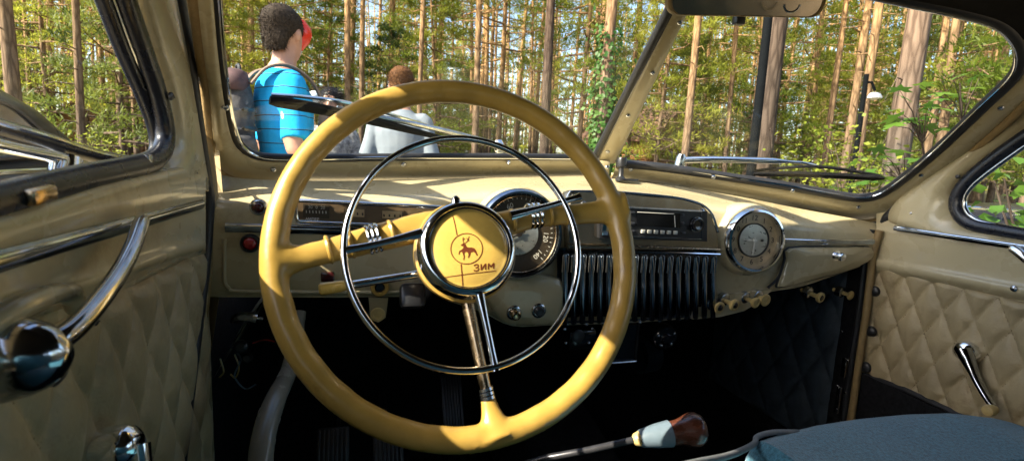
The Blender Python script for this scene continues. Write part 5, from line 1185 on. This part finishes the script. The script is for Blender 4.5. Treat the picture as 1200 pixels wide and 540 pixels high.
def ivy():
    rs = np.random.RandomState(9); x, y = gpos(703, 9.2); cen = []; nm = []
    for i in range(2600):
        z = abs(rs.normal())*1.15 if i % 3 else rs.uniform(0, 3.4); a = rs.uniform(0, 6.28); r = .16+abs(rs.normal())*.07*(1+.6*math.sin(z*5+a)); cen.append(V(x+math.cos(a)*r, y+math.sin(a)*r, z)); nm.append(unit(V(math.cos(a), math.sin(a), .35)+rs.normal(size=3)*.35))
    o = leafcloud(cen, nm, rs, .085, 'ivy_leaf', 'ivy', None, (x, y, 0)); tag(o, 'dark green ivy wrapped round the thick pine left of the centre post', 'ivy')
    mb = MB()
    for k in range(4):
        a0 = k*1.6; mb.tube([V(x+math.cos(a0+z*.5)*.17, y+math.sin(a0+z*.5)*.17, z) for z in np.linspace(0, 3.0, 14)], .008, 5)
    mb.build('vine_stem', 'bark_dark', o)
ivy()

def maple(px, py, dist, n, label, spread=.3, size=.10, seed=1):
    rs = np.random.RandomState(seed); c = atY(px, py, dist); root = V(c[0]+.5, c[1]+.2, 0)
    e = empty('maple_sapling', tuple(root)); tag(e, label, 'sapling', 'broad leaved saplings by the right wing')
    mb = MB(); stem = spl([root, root*.6+c*.4+V(.1, 0, .3), c], 6); mb.tube(stem, np.linspace(.016, .005, len(stem)), 6)
    cen = []; nm = []
    for k in range(n):
        t = c + V(rs.uniform(-1, .8)*spread*1.5, rs.uniform(-.5, .5)*spread, rs.uniform(-.6, .5)*spread); mb.tube([stem[-3], (stem[-3]+t)/2+V(0, 0, .04), t], [.004, .003, .0015], 4)
        for q in range(5):                 # five lobed leaf as five blades from one stalk
            a = (q-2)*.55; cen.append(t); nm.append((a, k))
    mb.build('stem', 'bark_dark', e)
    # palmate leaves
    vs_, fs = [], []
    for k in range(n):
        t = cen[k*5]; up = unit(V(rs.normal()*.3, rs.normal()*.3, 1)); fw = rs.normal(size=3); fw = unit(fw-up*np.dot(fw, up)); sd = np.cross(up, fw); b = len(vs_); L = size*rs.uniform(.7, 1.2)
        for (ang, ln) in [(-130, .35), (-100, .75), (-72, .45), (-48, .95), (-22, .5), (0, 1.15), (22, .5), (48, .95), (72, .45), (100, .75), (130, .35)]:
            vs_.append(t+(fw*math.cos(R(ang))+sd*math.sin(R(ang)))*L*ln - up*L*.18*ln*ln)
        vs_.append(t); 
        for q in range(10): fs.append((b+11, b+q, b+q+1))
    c0 = np.mean(vs_, 0); me = fastmesh('foliage', np.array(vs_)-c0, fs, 'leaf'); o = bpy.data.objects.new('foliage', me); link(o, e, c0)
maple(1075, 128, 2.4, 14, 'broad leaved sapling whose upper leaves hang before the orange pine', .22, .10, 3)
maple(1125, 98, 2.6, 9, 'broad leaved sapling spray highest by the right windscreen corner', .18, .09, 4)
maple(1052, 195, 2.8, 20, 'broad leaved sapling low beside the thick pale barked pine', .26, .11, 5)
maple(1010, 222, 3.2, 12, 'broad leaved sapling low behind the short wiper', .3, .10, 6)

def shrub(x, y, h, w, n, m, label, seed, size=.06, group=None):
    rs = np.random.RandomState(seed); e = empty('shrub', (x, y, 0)); tag(e, label, 'shrub', group); mb = MB(); cen = []; nm = []
    for k in range(14):
        a = rs.uniform(0, 6.28); t = V(x+math.cos(a)*w*rs.uniform(.2, 1), y+math.sin(a)*w*rs.uniform(.2, 1), h*rs.uniform(.55, 1)); P = spl([V(x+rs.normal()*.05, y+rs.normal()*.05, 0), V((x*.6+t[0]*.4), (y*.6+t[1]*.4), t[2]*.6), t], 5); mb.tube(P, np.linspace(.014, .003, len(P)), 5)
        for q in range(n//14):
            p = P[rs.randint(4, len(P))]; cen.append(p+rs.normal(size=3)*V(w*.2, w*.2, h*.09)); nm.append(unit(rs.normal(size=3)*.6+V(0, 0, 1)))
    mb.build('stem', 'bark_dark', e); leafcloud(cen, nm, rs, size, m, 'foliage', e)
for i, (x, y, h, w, n, mm, lab) in enumerate([
    (2.75, 1.35, 1.22, .42, 900, 'leaf', 'bright green shrub just outside the passenger quarter light'),
    (2.2, .95, 1.02, .26, 420, 'leaf_yellow', 'yellow green sprig at the foot of the passenger quarter light'),
    (5.6, 4.7, 1.7, .8, 1400, 'leaf_yellow', 'tall light green shrub behind the one at the passenger window'),
    (-4.2, 9.5, 1.15, .9, 1500, 'leaf_yellow', 'yellow green shrub in front of the brick red hut at the left'),
    (-5.6, 10.5, 1.1, .8, 1200, 'leaf_yellow', 'yellow green shrub left of the brick red hut'),
    (6.4, 12.5, 1.5, 1.0, 1800, 'leaf', 'green shrub beside the log cabin at the centre post')]):
    shrub(x, y, h, w, n, mm, lab, 40+i)

# ------------------------------------------------------------------ cabins, lamp posts
def cabin(x, y, rz, w, l, h, label, logs=9):
    e = empty('log_cabin', (x, y, 0)); tag(e, label, 'cabin', None); c, s = math.cos(rz), math.sin(rz)
    def T(a, b, z): return V(x+a*c-b*s, y+a*s+b*c, z)
    mb = MB(); mb.prism([T(-w/2+.05, -l/2+.05, 0), T(w/2-.05, -l/2+.05, 0), T(w/2-.05, l/2-.05, 0), T(-w/2+.05, l/2-.05, 0)], V(0, 0, h)); wall = mb.build('wall', 'log', e, smooth=None)
    d = h/logs
    for k in range(logs):
        for (p, q) in (((-w/2-.15, -l/2), (w/2+.15, -l/2)), ((-w/2-.15, l/2), (w/2+.15, l/2)), ((-w/2, -l/2-.15), (-w/2, l/2+.15)), ((w/2, -l/2-.15), (w/2, l/2+.15))):
            z = d*(k+.5); mb = MB(); mb.tube([T(*p, z), T(*q, z)], d*.52, 8); mb.build('log', 'log', wall)
    rh = w*.42
    for sg in (-1, 1):
        mb = MB(); a = [T(sg*(w/2+.4), -l/2-.5, h-.25), T(sg*(w/2+.4), l/2+.5, h-.25), T(0, l/2+.5, h+rh), T(0, -l/2-.5, h+rh)]; mb.prism(a, V(0, 0, .12)); mb.build('roof', 'roof_brown', e, smooth=None)
    for b in (-l/2, l/2):
        mb = MB(); mb.prism([T(-w/2, b, h), T(w/2, b, h), T(0, b, h+rh-.1)], T(0, .06, 0)-T(0, 0, 0)); mb.build('gable', 'log', e, smooth=None)
    mb = MB(); mb.prism([T(-.45, -l/2-.16, h*.35), T(.45, -l/2-.16, h*.35), T(.45, -l/2-.16, h*.78), T(-.45, -l/2-.16, h*.78)], T(0, .08, 0)-T(0, 0, 0)); wi = mb.build('window', 'roof_brown', e, smooth=None)
    mb = MB(); mb.prism([T(-.37, -l/2-.18, h*.38), T(.37, -l/2-.18, h*.38), T(.37, -l/2-.18, h*.75), T(-.37, -l/2-.18, h*.75)], T(0, .015, 0)-T(0, 0, 0)); mb.build('pane', 'car_glass', wi, smooth=None)
    mb = MB(); mb.prism([T(w*.28, -l/2-.16, .1), T(w*.28+.7, -l/2-.16, .1), T(w*.28+.7, -l/2-.16, h*.8), T(w*.28, -l/2-.16, h*.8)], T(0, .08, 0)-T(0, 0, 0)); mb.build('door', 'roof_brown', e, smooth=None)
gx, gy = gpos(755, 26); cabin(gx, gy, .35, 3.4, 3.2, 2.4, 'small orange log cabin with brown roof right of the centre post')
gx, gy = gpos(727, 34); cabin(gx, gy, -.2, 3.6, 4.0, 3.0, 'log cabin farther back, above the small cabin by the centre post', 10)
gx, gy = gpos(112, 33); cabin(gx, gy, .2, 3.4, 3.0, 1.5, 'low brick red hut seen through the quarter light', 7)

def lamp_post(px, dist, h, r, label, head=None):
    x, y = gpos(px, dist); e = empty('lamp_post', (x, y, 0)); tag(e, label, 'lamp post')
    mb = MB(); mb.lathe([(0, r*1.9), (.35, r*1.9), (.4, r*1.15), (.42, r), (h, r*.8), (h, 0)], V(x, y, 0), V(0, 0, 1), 20); mb.build('post', 'post_dark', e)
    mb = MB(); mb.lathe([(0, r*3), (.04, r*3), (.06, r*2)], V(x, y, 0), V(0, 0, 1), 20); mb.build('base_plate', 'post_dark', e)
    sd = V(math.cos(YAW), -math.sin(YAW), 0)*.17
    c = V(x, y, h-.35)+(sd if head else V(0, 0, .6))
    mb = MB(); mb.tube([V(x, y, h-.12), V(x, y, h-.12)+sd*.6, c+V(0, 0, .10)], r*.45, 8); mb.build('bracket', 'post_dark', e)
    mb = MB(); mb.lathe([(.08, .0), (.078, .04), (.05, .085), (0, .11), (-.014, .107), (-.02, .06), (-.04, .04), (-.046, 0)], c, V(0, 0, 1), 24); mb.build('lamp_shade', 'lamp_white', e)
lamp_post(882, 6.9, 5.2, .055, 'tall dark lamp post standing directly in front of a thick dark trunk')
lamp_post(1002, 10.0, 2.72, .045, 'short dark lamp post with white dome shade', head=True)

# ------------------------------------------------------------------ people
def sect(mb, S, n=20):          # closed loft of horizontal ellipses: (z, rx, ry, yoff[, xoff])
    rows = [[V((s[4] if len(s) > 4 else 0)+s[1]*math.cos(t), s[3]+s[2]*math.sin(t), s[0]) for t in np.linspace(0, 2*math.pi, n, endpoint=False)] for s in S]
    b = len(mb.v); mb.grid(rows, closeu=True); mb.f.append(tuple(b+j for j in range(n))[::-1]); mb.f.append(tuple(b+(len(S)-1)*n+j for j in range(n)))
def limb(mb, pts, rad, n=12):
    P = spl(pts, 4); rr = np.interp(np.linspace(0, 1, len(P)), np.linspace(0, 1, len(rad)), rad); mb.tube(P, rr, n)
def bulb(mb, c, r): 
    c = V(*c); rows = [[c+V(r[0]*math.sin(a)*math.cos(t), r[1]*math.sin(a)*math.sin(t), r[2]*math.cos(a)) for t in np.linspace(0, 6.283, 12, endpoint=False)] for a in np.linspace(.15, 3.0, 8)]
    b = len(mb.v); mb.grid(rows, closeu=True); mb.f.append(tuple(b+j for j in range(12))[::-1]); mb.f.append(tuple(b+84+j for j in range(12)))

HEAD = [(1.562, .030, .036, .050), (1.585, .050, .062, .036), (1.62, .062, .082, .020), (1.655, .068, .090, .012), (1.69, .072, .095, .006), (1.73, .074, .097, .0), (1.765, .064, .086, -.003), (1.79, .038, .055, -.004), (1.797, .015, .02, -.004)]
def hand(mb, w, d, up, curl=.5):
    # palm and five fingers; d along the fingers, up = back of the hand
    d = unit(d); up = unit(np.asarray(up)-d*np.dot(up, d)); s = np.cross(d, up)
    limb(mb, [w, w+d*.045, w+d*.085], [.024, .034, .030]); 
    for k, (o, L) in enumerate([(-.028, .062), (-.010, .072), (.009, .068), (.026, .054)]):
        b = w+d*.075+s*o; limb(mb, [b, b+d*L*.5-up*curl*.008, b+d*L*(1-.35*curl)-up*curl*.035], [.0095, .0088, .007], 8)
    limb(mb, [w+d*.02-s*.025, w+d*.045-s*.048-up*.008, w+d*.075-s*.05-up*.02], [.012, .0105, .008], 8)

def person(loc, rz, height, cat_label, shirt, hair, hairlen, arms, pants='denim', head_tilt=0.0, build=1.0, shirt_cuts=(.93, .30), hair_m=None, seed=0, head_yaw=0.0):
    e = bpy.data.objects.new('person', None); col.objects.link(e); e.location = loc; e.rotation_euler = (0, 0, rz); k = height/1.80; e.scale = (k, k, k); ORG[e.name] = Vector((0, 0, 0)); tag(e, cat_label, 'person')
    def put(mesh, nm, m):
        mesh.shade_smooth(); mesh.materials.clear(); mesh.materials.append(MATS[m]); o = bpy.data.objects.new(nm, mesh); col.objects.link(o); o.parent = e; return o
    B = build
    mb = MB()
    torso = [(.86, .15*B, .105, 0), (.94, .165*B, .115, 0), (1.04, .152*B, .105, .005), (1.14, .150*B, .102, .005), (1.25, .168*B, .112, .0), (1.36, .186*B, .115, -.005), (1.44, .165*B, .095, -.012), (1.50, .085, .070, -.014), (1.54, .058, .058, -.008)]
    sect(mb, torso); limb(mb, [(0, -.012, 1.47), (0, 0, 1.55), (0, .008, 1.62)], [.062, .057, .056])
    h0 = len(mb.v)
    def turn(co):
        c, s_ = math.cos(head_yaw), math.sin(head_yaw); return (co[0]*c-co[1]*s_, co[0]*s_+co[1]*c, co[2])
    sect(mb, HEAD); limb(mb, [(0, .092, 1.70), (0, .104, 1.675), (0, .116, 1.652), (0, .10, 1.645)], [.010, .012, .015, .012], 8)
    limb(mb, [(-.022, .098, 1.613), (0, .103, 1.613), (.022, .098, 1.613)], [.006, .009, .006], 8)
    for s in (-1, 1):
        bulb(mb, (s*.080, -.004, 1.672), (.012, .021, .034)); bulb(mb, (s*.030, .086, 1.712), (.020, .014, .008))
    mb.v[h0:] = [turn(c_) for c_ in mb.v[h0:]]
    for s in (-1, 1):
        limb(mb, [(s*.085, 0, .92), (s*.095, .012, .50), (s*.10, -.02, .08)], [.085, .056, .038]); limb(mb, [(s*.10, -.05, .05), (s*.105, .04, .05), (s*.115, .15, .035)], [.036, .040, .030])
        A = arms[0 if s < 0 else 1]; sh = V(s*.175*B, -.012, 1.425)
        limb(mb, [sh, V(*A[0]), V(*A[1])], [.052, .042, .027]); dv = V(*A[1])-V(*A[0]); hand(mb, V(*A[1]), dv if len(A) < 3 else V(*A[2]), V(s*.6, .2, .2), .7)
    body = put(remesh(mb, .0095, 4), 'body', 'skin')
    # shirt with short sleeves
    mb = MB(); sect(mb, [(s_[0], s_[1]+.014, s_[2]+.016, s_[3]) for s_ in torso if .90 < s_[0] < 1.47]+[(1.485, .105, .085, -.014), (1.515, .072, .068, -.010)])
    for s in (-1, 1):
        A = arms[0 if s < 0 else 1]; sh = V(s*.172*B, -.012, 1.428); el = V(*A[0]); limb(mb, [sh-V(s*.05, 0, 0), sh, sh+(el-sh)*.45, sh+(el-sh)*.86], [.062, .062, .058, .064])
    put(remesh(mb, .010, 3), 'shirt', shirt)
    mb = MB(); sect(mb, [(.84, .10, .09, 0), (.90, .168*B, .118, 0), (.97, .166*B, .116, 0)])
    for s in (-1, 1): limb(mb, [(s*.085, 0, .93), (s*.095, .012, .50), (s*.10, -.015, .10)], [.098, .072, .062])
    put(remesh(mb, .011, 3), 'trousers', pants)
    for s in (-1, 1):
        mb = MB(); limb(mb, [(s*.10, -.065, .045), (s*.105, .04, .05), (s*.115, .165, .035)], [.042, .048, .036]); put(remesh(mb, .010, 2), 'shoe', 'shoe')
    # hair: a close cap plus strands
    mb = MB(); cap = [(z, rx+.012, ry+.012, yo-.012) for z, rx, ry, yo in HEAD if z > 1.68]; cap = [(1.675, .066, .070, -.035)]+cap[:-1]+[(1.802, .035, .05, -.006), (1.808, .012, .016, -.006)]
    if hairlen == 'short': cap = [(1.595, .046, .030, -.062), (1.64, .062, .040, -.066), (1.665, .068, .055, -.052)]+cap[1:]
    else: cap = [(1.50, .060, .040, -.070), (1.56, .072, .052, -.062), (1.62, .078, .066, -.045)]+cap
    sect(mb, cap); mb.v = [turn(c_) for c_ in mb.v]
    hm = remesh(mb, .009, 2); ho = put(hm, 'hair', hair)
    rs = np.random.RandomState(seed+3); vs_ = np.array([v.co for v in hm.vertices]); ns = np.array([v.normal for v in hm.vertices]); idx = rs.randint(0, len(vs_), 9000); L = .019 if hairlen == 'short' else .07
    P0 = vs_[idx]; Nn = ns[idx]; dn = Nn*(.16 if hairlen == 'short' else .15)+V(0, -.25, -.55)+rs.normal(size=Nn.shape)*.38; dn /= np.linalg.norm(dn, axis=1)[:, None]; sd = np.cross(dn, Nn+rs.normal(size=Nn.shape)*.2); sd /= np.linalg.norm(sd, axis=1)[:, None]+1e-9
    LL = L*rs.uniform(.5, 1.2, (len(idx), 1)); vv = np.stack([P0-Nn*.004-sd*.0014, P0-Nn*.004+sd*.0014, P0+dn*LL], 1).reshape(-1, 3)
    so_ = bpy.data.objects.new('hair_strands', fastmesh('hair_strands', vv, np.arange(len(vv)).reshape(-1, 3), hair)); col.objects.link(so_); so_.parent = e
    for s in (-1, 1):           # eyes
        mb = MB(); bulb(mb, (s*.030, .083, 1.690), (.012, .010, .009)); mb.v = [turn(c_) for c_ in mb.v]; me = bpy.data.meshes.new('eye'); me.from_pydata(mb.v, [], mb.f); put(me, 'eye', 'white_print')
        mb = MB(); bulb(mb, (s*.030, .091, 1.690), (.005, .004, .005)); mb.v = [turn(c_) for c_ in mb.v]; me = bpy.data.meshes.new('iris'); me.from_pydata(mb.v, [], mb.f); put(me, 'iris', 'black_print')
    mb = MB(); limb(mb, [(-.022, .108, 1.612), (0, .112, 1.611), (.022, .108, 1.612)], [.002, .004, .002], 8); mb.v = [turn(c_) for c_ in mb.v]; me = bpy.data.meshes.new('lips'); me.from_pydata(mb.v, [], mb.f); put(me, 'lips', 'pack_red')
    return e

def topxy(px, py, Y): q = atY(px, py, Y); return q
rest = (((-.235, -.03, 1.14), (-.25, .06, .90)), ((.235, -.03, 1.14), (.25, .06, .90)))
q = topxy(332, 8, 2.75); man = person((q[0], q[1], 0), R(-66), q[2]+.0, 'man in blue striped polo shirt with a grey backpack, turned away', 'striped_shirt', 'hair_grey', 'short', (((-.24, -.02, 1.14), (-.21, .20, 1.08), (.2, 1, .1)), ((.245, -.03, 1.14), (.25, .16, 1.00), (0, 1, -.2))), build=.90, seed=1, head_yaw=R(40))
mk = (q[2])/1.80
def mloc(a, b, z):
    c, s = math.cos(R(-66)), math.sin(R(-66)); return V(q[0]+mk*(a*c-b*s), q[1]+mk*(a*s+b*c), z*mk)
def backpack():
    e = empty('backpack', tuple(mloc(0, -.22, .95))); tag(e, 'worn grey backpack with brown straps on the back of the man in blue', 'backpack')
    mb = MB(); sect_ = MB()
    sect(mb, [(.96, .10, .05, -.22), (.99, .125, .075, -.215), (1.10, .135, .085, -.222), (1.25, .13, .08, -.220), (1.36, .12, .072, -.215), (1.42, .10, .06, -.215), (1.44, .05, .03, -.21)], 28)
    me = remesh(mb, .012, 3); vs_ = [mloc(*v.co) for v in me.vertices]; fs = [tuple(p.vertices) for p in me.polygons]; b = MB(); b.add(vs_, fs); b.build('pack_body', 'pack_cloth', e, smooth=180)
    mb = MB(); sect(mb, [(1.00, .10, .03, -.325), (1.02, .115, .05, -.325), (1.12, .115, .055, -.33), (1.20, .10, .04, -.325), (1.22, .07, .02, -.32)], 24); b = MB(); b.add([mloc(*v) for v in mb.v], mb.f); b.build('pocket', 'pack_cloth', e, smooth=180)
    mb = MB(); sect(mb, [(1.385, .12, .075, -.235), (1.43, .125, .08, -.235), (1.47, .09, .06, -.225), (1.485, .04, .03, -.22)], 24); b = MB(); b.add([mloc(*v) for v in mb.v], mb.f); b.build('top_flap', 'pack_red', e, smooth=180)
    for s in (-1, 1):
        mb = MB(); sect(mb, [(1.0, .02, .04, -.215, s*.135), (1.03, .035, .06, -.215, s*.135), (1.16, .035, .06, -.22, s*.135), (1.19, .025, .045, -.22, s*.135)], 18); b = MB(); b.add([mloc(*v) for v in mb.v], mb.f); b.build('side_pocket', 'pack_cloth', e, smooth=180)
        for z in (1.22, 1.30):
            mb = MB(); mb.tube(spl([mloc(s*.125, -.16, z), mloc(s*.168, -.22, z), mloc(s*.135, -.315, z-.01), mloc(0, -.342, z-.02)], 5), .010, 8, flat=.3, up=V(math.sin(R(-66)), -math.cos(R(-66)), 0)); mb.build('webbing', 'black_rubber', e)
    mb = MB(); mb.tube(spl([mloc(-.10, -.31, 1.34), mloc(-.05, -.325, 1.385), mloc(.05, -.325, 1.385), mloc(.10, -.31, 1.34)], 5), .004, 6); mb.build('zip', 'worn_chrome', e)
    for s in (-1, 1):
        P = spl([mloc(s*.09, -.17, 1.42), mloc(s*.10, -.10, 1.500), mloc(s*.11, .0, 1.515), mloc(s*.125, .10, 1.44), mloc(s*.14, .135, 1.30), mloc(s*.165, .07, 1.14), mloc(s*.15, -.12, 1.05)], 6)
        mb = MB(); mb.tube(P, .024, 10, flat=.32, up=V(0, 0, 1)); mb.build('strap', 'pack_strap', e)
    mb = MB(); mb.tube(spl([mloc(-.03, -.20, 1.46), mloc(-.02, -.20, 1.50), mloc(.02, -.20, 1.50), mloc(.03, -.20, 1.46)], 4), .008, 8); mb.build('grab_loop', 'black_rubber', e)
backpack()
q2 = topxy(471, 79, 3.55); person((q2[0], q2[1], 0), R(-14), q2[2], 'person with short brown hair in a pale grey T-shirt, seen from behind', 'cloth_grey', 'hair_brown', 'short', rest, build=.95, seed=2)
q3 = topxy(388, 103, 4.05); wom = person((q3[0], q3[1], 0), R(172), q3[2], 'dark haired woman in a spotted grey top, holding up a phone', 'cloth_spot', 'hair_black', 'long', (((-.235, -.03, 1.14), (-.25, .06, .90)), ((.26, .02, 1.17), (.16, .24, 1.36), (-.1, .3, 1))), pants='cloth_dark', build=.9, seed=3)
mk3 = q3[2]/1.80; cph = V(*(Matrix.Rotation(R(172), 3, 'Z') @ Vector((.15, .285, 1.47))))*mk3 + V(q3[0], q3[1], 0)
mb = MB(); mb.box(cph, (.075, .010, .145), None, .004); ph = mb.build('phone', 'black_plastic', None); tag(ph, 'dark phone held up in the hand of the dark haired woman', 'phone')
mb = MB(); mb.box(cph+V(.022, -.006, .052), (.014, .004, .014), None, .001); mb.build('camera_bump', 'dark_metal', ph)

def balloon(px, py, Y, r, m, label):
    c = atY(px, py, Y); mb = MB(); mb.lathe([(-r*1.32, 0), (-r*1.30, r*.10), (-r*1.22, r*.05), (-r*1.16, r*.08), (-r*.9, r*.48), (-r*.4, r*.86), (0, r*.99), (r*.4, r*.93), (r*.8, r*.60), (r*.98, r*.2), (r, 0)], c, V(.05, 0, 1), 28); o = mb.build('balloon', m, None, smooth=180); tag(o, label, 'balloon', None)
    mb = MB(); mb.tube(spl([c-V(0, 0, r*1.3), c-V(.03, .02, r*1.3+.3), c-V(-.02, 0, r*1.3+.7)], 5), .0018, 5); mb.build('string', 'white_print', o)
balloon(345, 40, 3.6, .105, 'balloon_red', 'red balloon peeping out behind the head of the man in blue')
balloon(342, 148, 3.7, .13, 'balloon_blue', 'blue balloon between the arm of the man in blue and the dark haired woman')
balloon(357, 114, 4.6, .060, 'balloon_white', 'left one of two small pale balloons above the wiper tip')
balloon(368, 115, 4.7, .060, 'balloon_white', 'right one of two small pale balloons above the wiper tip')

# ------------------------------------------------------------------ neighbouring parked cars
def parked_car(ox, oy, rz, label):
    e = empty('parked_car', (ox, oy, 0)); tag(e, label, 'car'); c, s = math.cos(rz), math.sin(rz)
    def T(a, b, z): return V(ox+a*c-b*s, oy+a*s+b*c, z)
    st = np.array([-2.25, -2.15, -1.7, -1.0, -.4, .4, 1.0, 1.5, 1.95, 2.15, 2.22]); tz = np.interp(st, [-2.25, -2.15, -1.6, -.9, .6, 1.5, 2.1, 2.22], [.62, .82, .98, 1.06, 1.06, 1.0, .86, .66]); hw = np.interp(st, [-2.25, -2.0, -1.2, 0, 1.2, 2.0, 2.22], [.60, .78, .86, .88, .85, .76, .58])
    mb = MB(); rows = []
    for i in range(len(st)):
        row = []
        for t in np.linspace(-math.pi*.5, math.pi*1.5, 33)[:-1]:
            cx, sz = math.cos(t), math.sin(t); zz = .30+(tz[i]-.30)*(.5+.5*math.copysign(abs(sz)**.45, sz)); row.append(T(hw[i]*math.copysign(abs(cx)**.35, cx), st[i], zz))
        rows.append(row)
    mb.grid(rows, closeu=True); mb.add(rows[0], [tuple(range(32))]); mb.add(rows[-1], [tuple(range(32))]); mb.build('body', 'car_black', e, smooth=60)
    # cabin: arched roof
    cs = np.linspace(-1.75, .85, 15); arch = 1.0+.47*np.clip(1-((cs+.35)/1.32)**4, 0, 1)**.6
    mb = MB(); rows = []
    for i, b in enumerate(cs):
        top = max(arch[i], 1.02); row = []
        for t in np.linspace(0, math.pi, 19):
            row.append(T(.74*math.copysign(abs(math.cos(t))**.45, math.cos(t))*(1-.10*(top-1)), b, 1.0+(top-1.0)*math.sin(t)**.5))
        rows.append(row)
    mb.grid(rows); mb.build('cabin', 'car_black', e, smooth=60)
    for sg in (-1, 1):
        for (b0, b1) in ((-1.25, -.45), (-.35, .46)):
            W = [(b0+.05, 1.06), (b1-.02, 1.06), (b1+(.10 if b1 > 0 else -.02), 1.08), (b1-.10, 1.21), (b1-.28, 1.285), (b0+.25, 1.30), (b0+.08, 1.26)]
            W = spl([V(0, b, z) for b, z in W], 4, True); f = [T(sg*(.765-.12*(p[2]-1.05)), p[1], p[2]) for p in W]
            off = T(sg*.012, 0, 0)-T(0, 0, 0); mb = MB(); mb.prism(f, off); w = mb.build('window', 'car_glass', e, smooth=30)
            mb = MB(); mb.tube([p+off for p in f], .012, 6, closed=True); mb.build('window_trim', 'black_rubber', w)
        mb = MB(); mb.tube([T(sg*.875, b, 1.0-.02*abs(b)) for b in np.linspace(-1.6, 1.4, 9)], .012, 6); mb.build('belt_moulding', 'chrome', e)
        mb = MB(); mb.tube([T(sg*.90, -.3, .93), T(sg*.92, -.24, .93), T(sg*.92, -.12, .93), T(sg*.90, -.08, .93)], .011, 8); mb.build('door_handle', 'chrome', e)
        for b in (-1.35, 1.32):
            mb = MB(); ce = T(sg*.74, b, .345); ax = T(sg, 0, 0)-T(0, 0, 0); mb.lathe([(-.09, .20), (-.08, .31), (-.02, .345), (.06, .345), (.12, .31), (.13, .22), (.12, .20)], ce, ax, 32); w = mb.build('wheel', 'tyre', e); mb = MB(); mb.lathe([(.11, .205), (.125, .19), (.12, .15), (.14, .10), (.15, .04), (.15, 0)], ce, ax, 28); mb.build('hub_cap', 'chrome', w)
        mb = MB(); ce = T(sg*.58, 2.17, .74); ax = T(0, 1, 0)-T(0, 0, 0); mb.lathe([(-.05, .10), (.03, .10), (.045, .092), (.045, .084)], ce, ax, 28); h = mb.build('headlight', 'chrome', e); mb = MB(); mb.lathe([(.02, .09), (.055, .06), (.07, 0)], ce, ax, 24); mb.build('lens', 'car_glass', h)
    for b, nm in ((2.30, 'front_bumper'), (-2.32, 'rear_bumper')):
        mb = MB(); mb.tube(spl([T(-.85, b*.9, .45), T(-.6, b, .45), T(.6, b, .45), T(.85, b*.9, .45)], 6), .05, 10); mb.build(nm, 'chrome', e)
    for b0, z0, b1, z1, nm in ((.82, 1.06, .50, 1.42, 'windscreen'), (-1.72, 1.08, -1.42, 1.40, 'rear_window')):
        mb = MB(); sgn = 1 if b0 > 0 else -1; z1 -= .12; f = [T(-.58, b0, z0), T(.58, b0, z0), T(.50, b1, z1), T(-.50, b1, z1)]; mb.prism([p+(T(0, sgn*.04, .03)-T(0, 0, 0)) for p in f], T(0, sgn*.01, 0)-T(0, 0, 0)); mb.build(nm, 'car_glass', e, smooth=None)
parked_car(-2.25, 2.65, 0.03, 'black vintage car parked close on the left, seen through the quarter light')
parked_car(4.6, 1.0, 0.0, 'dark car parked on the right beyond the passenger quarter light')
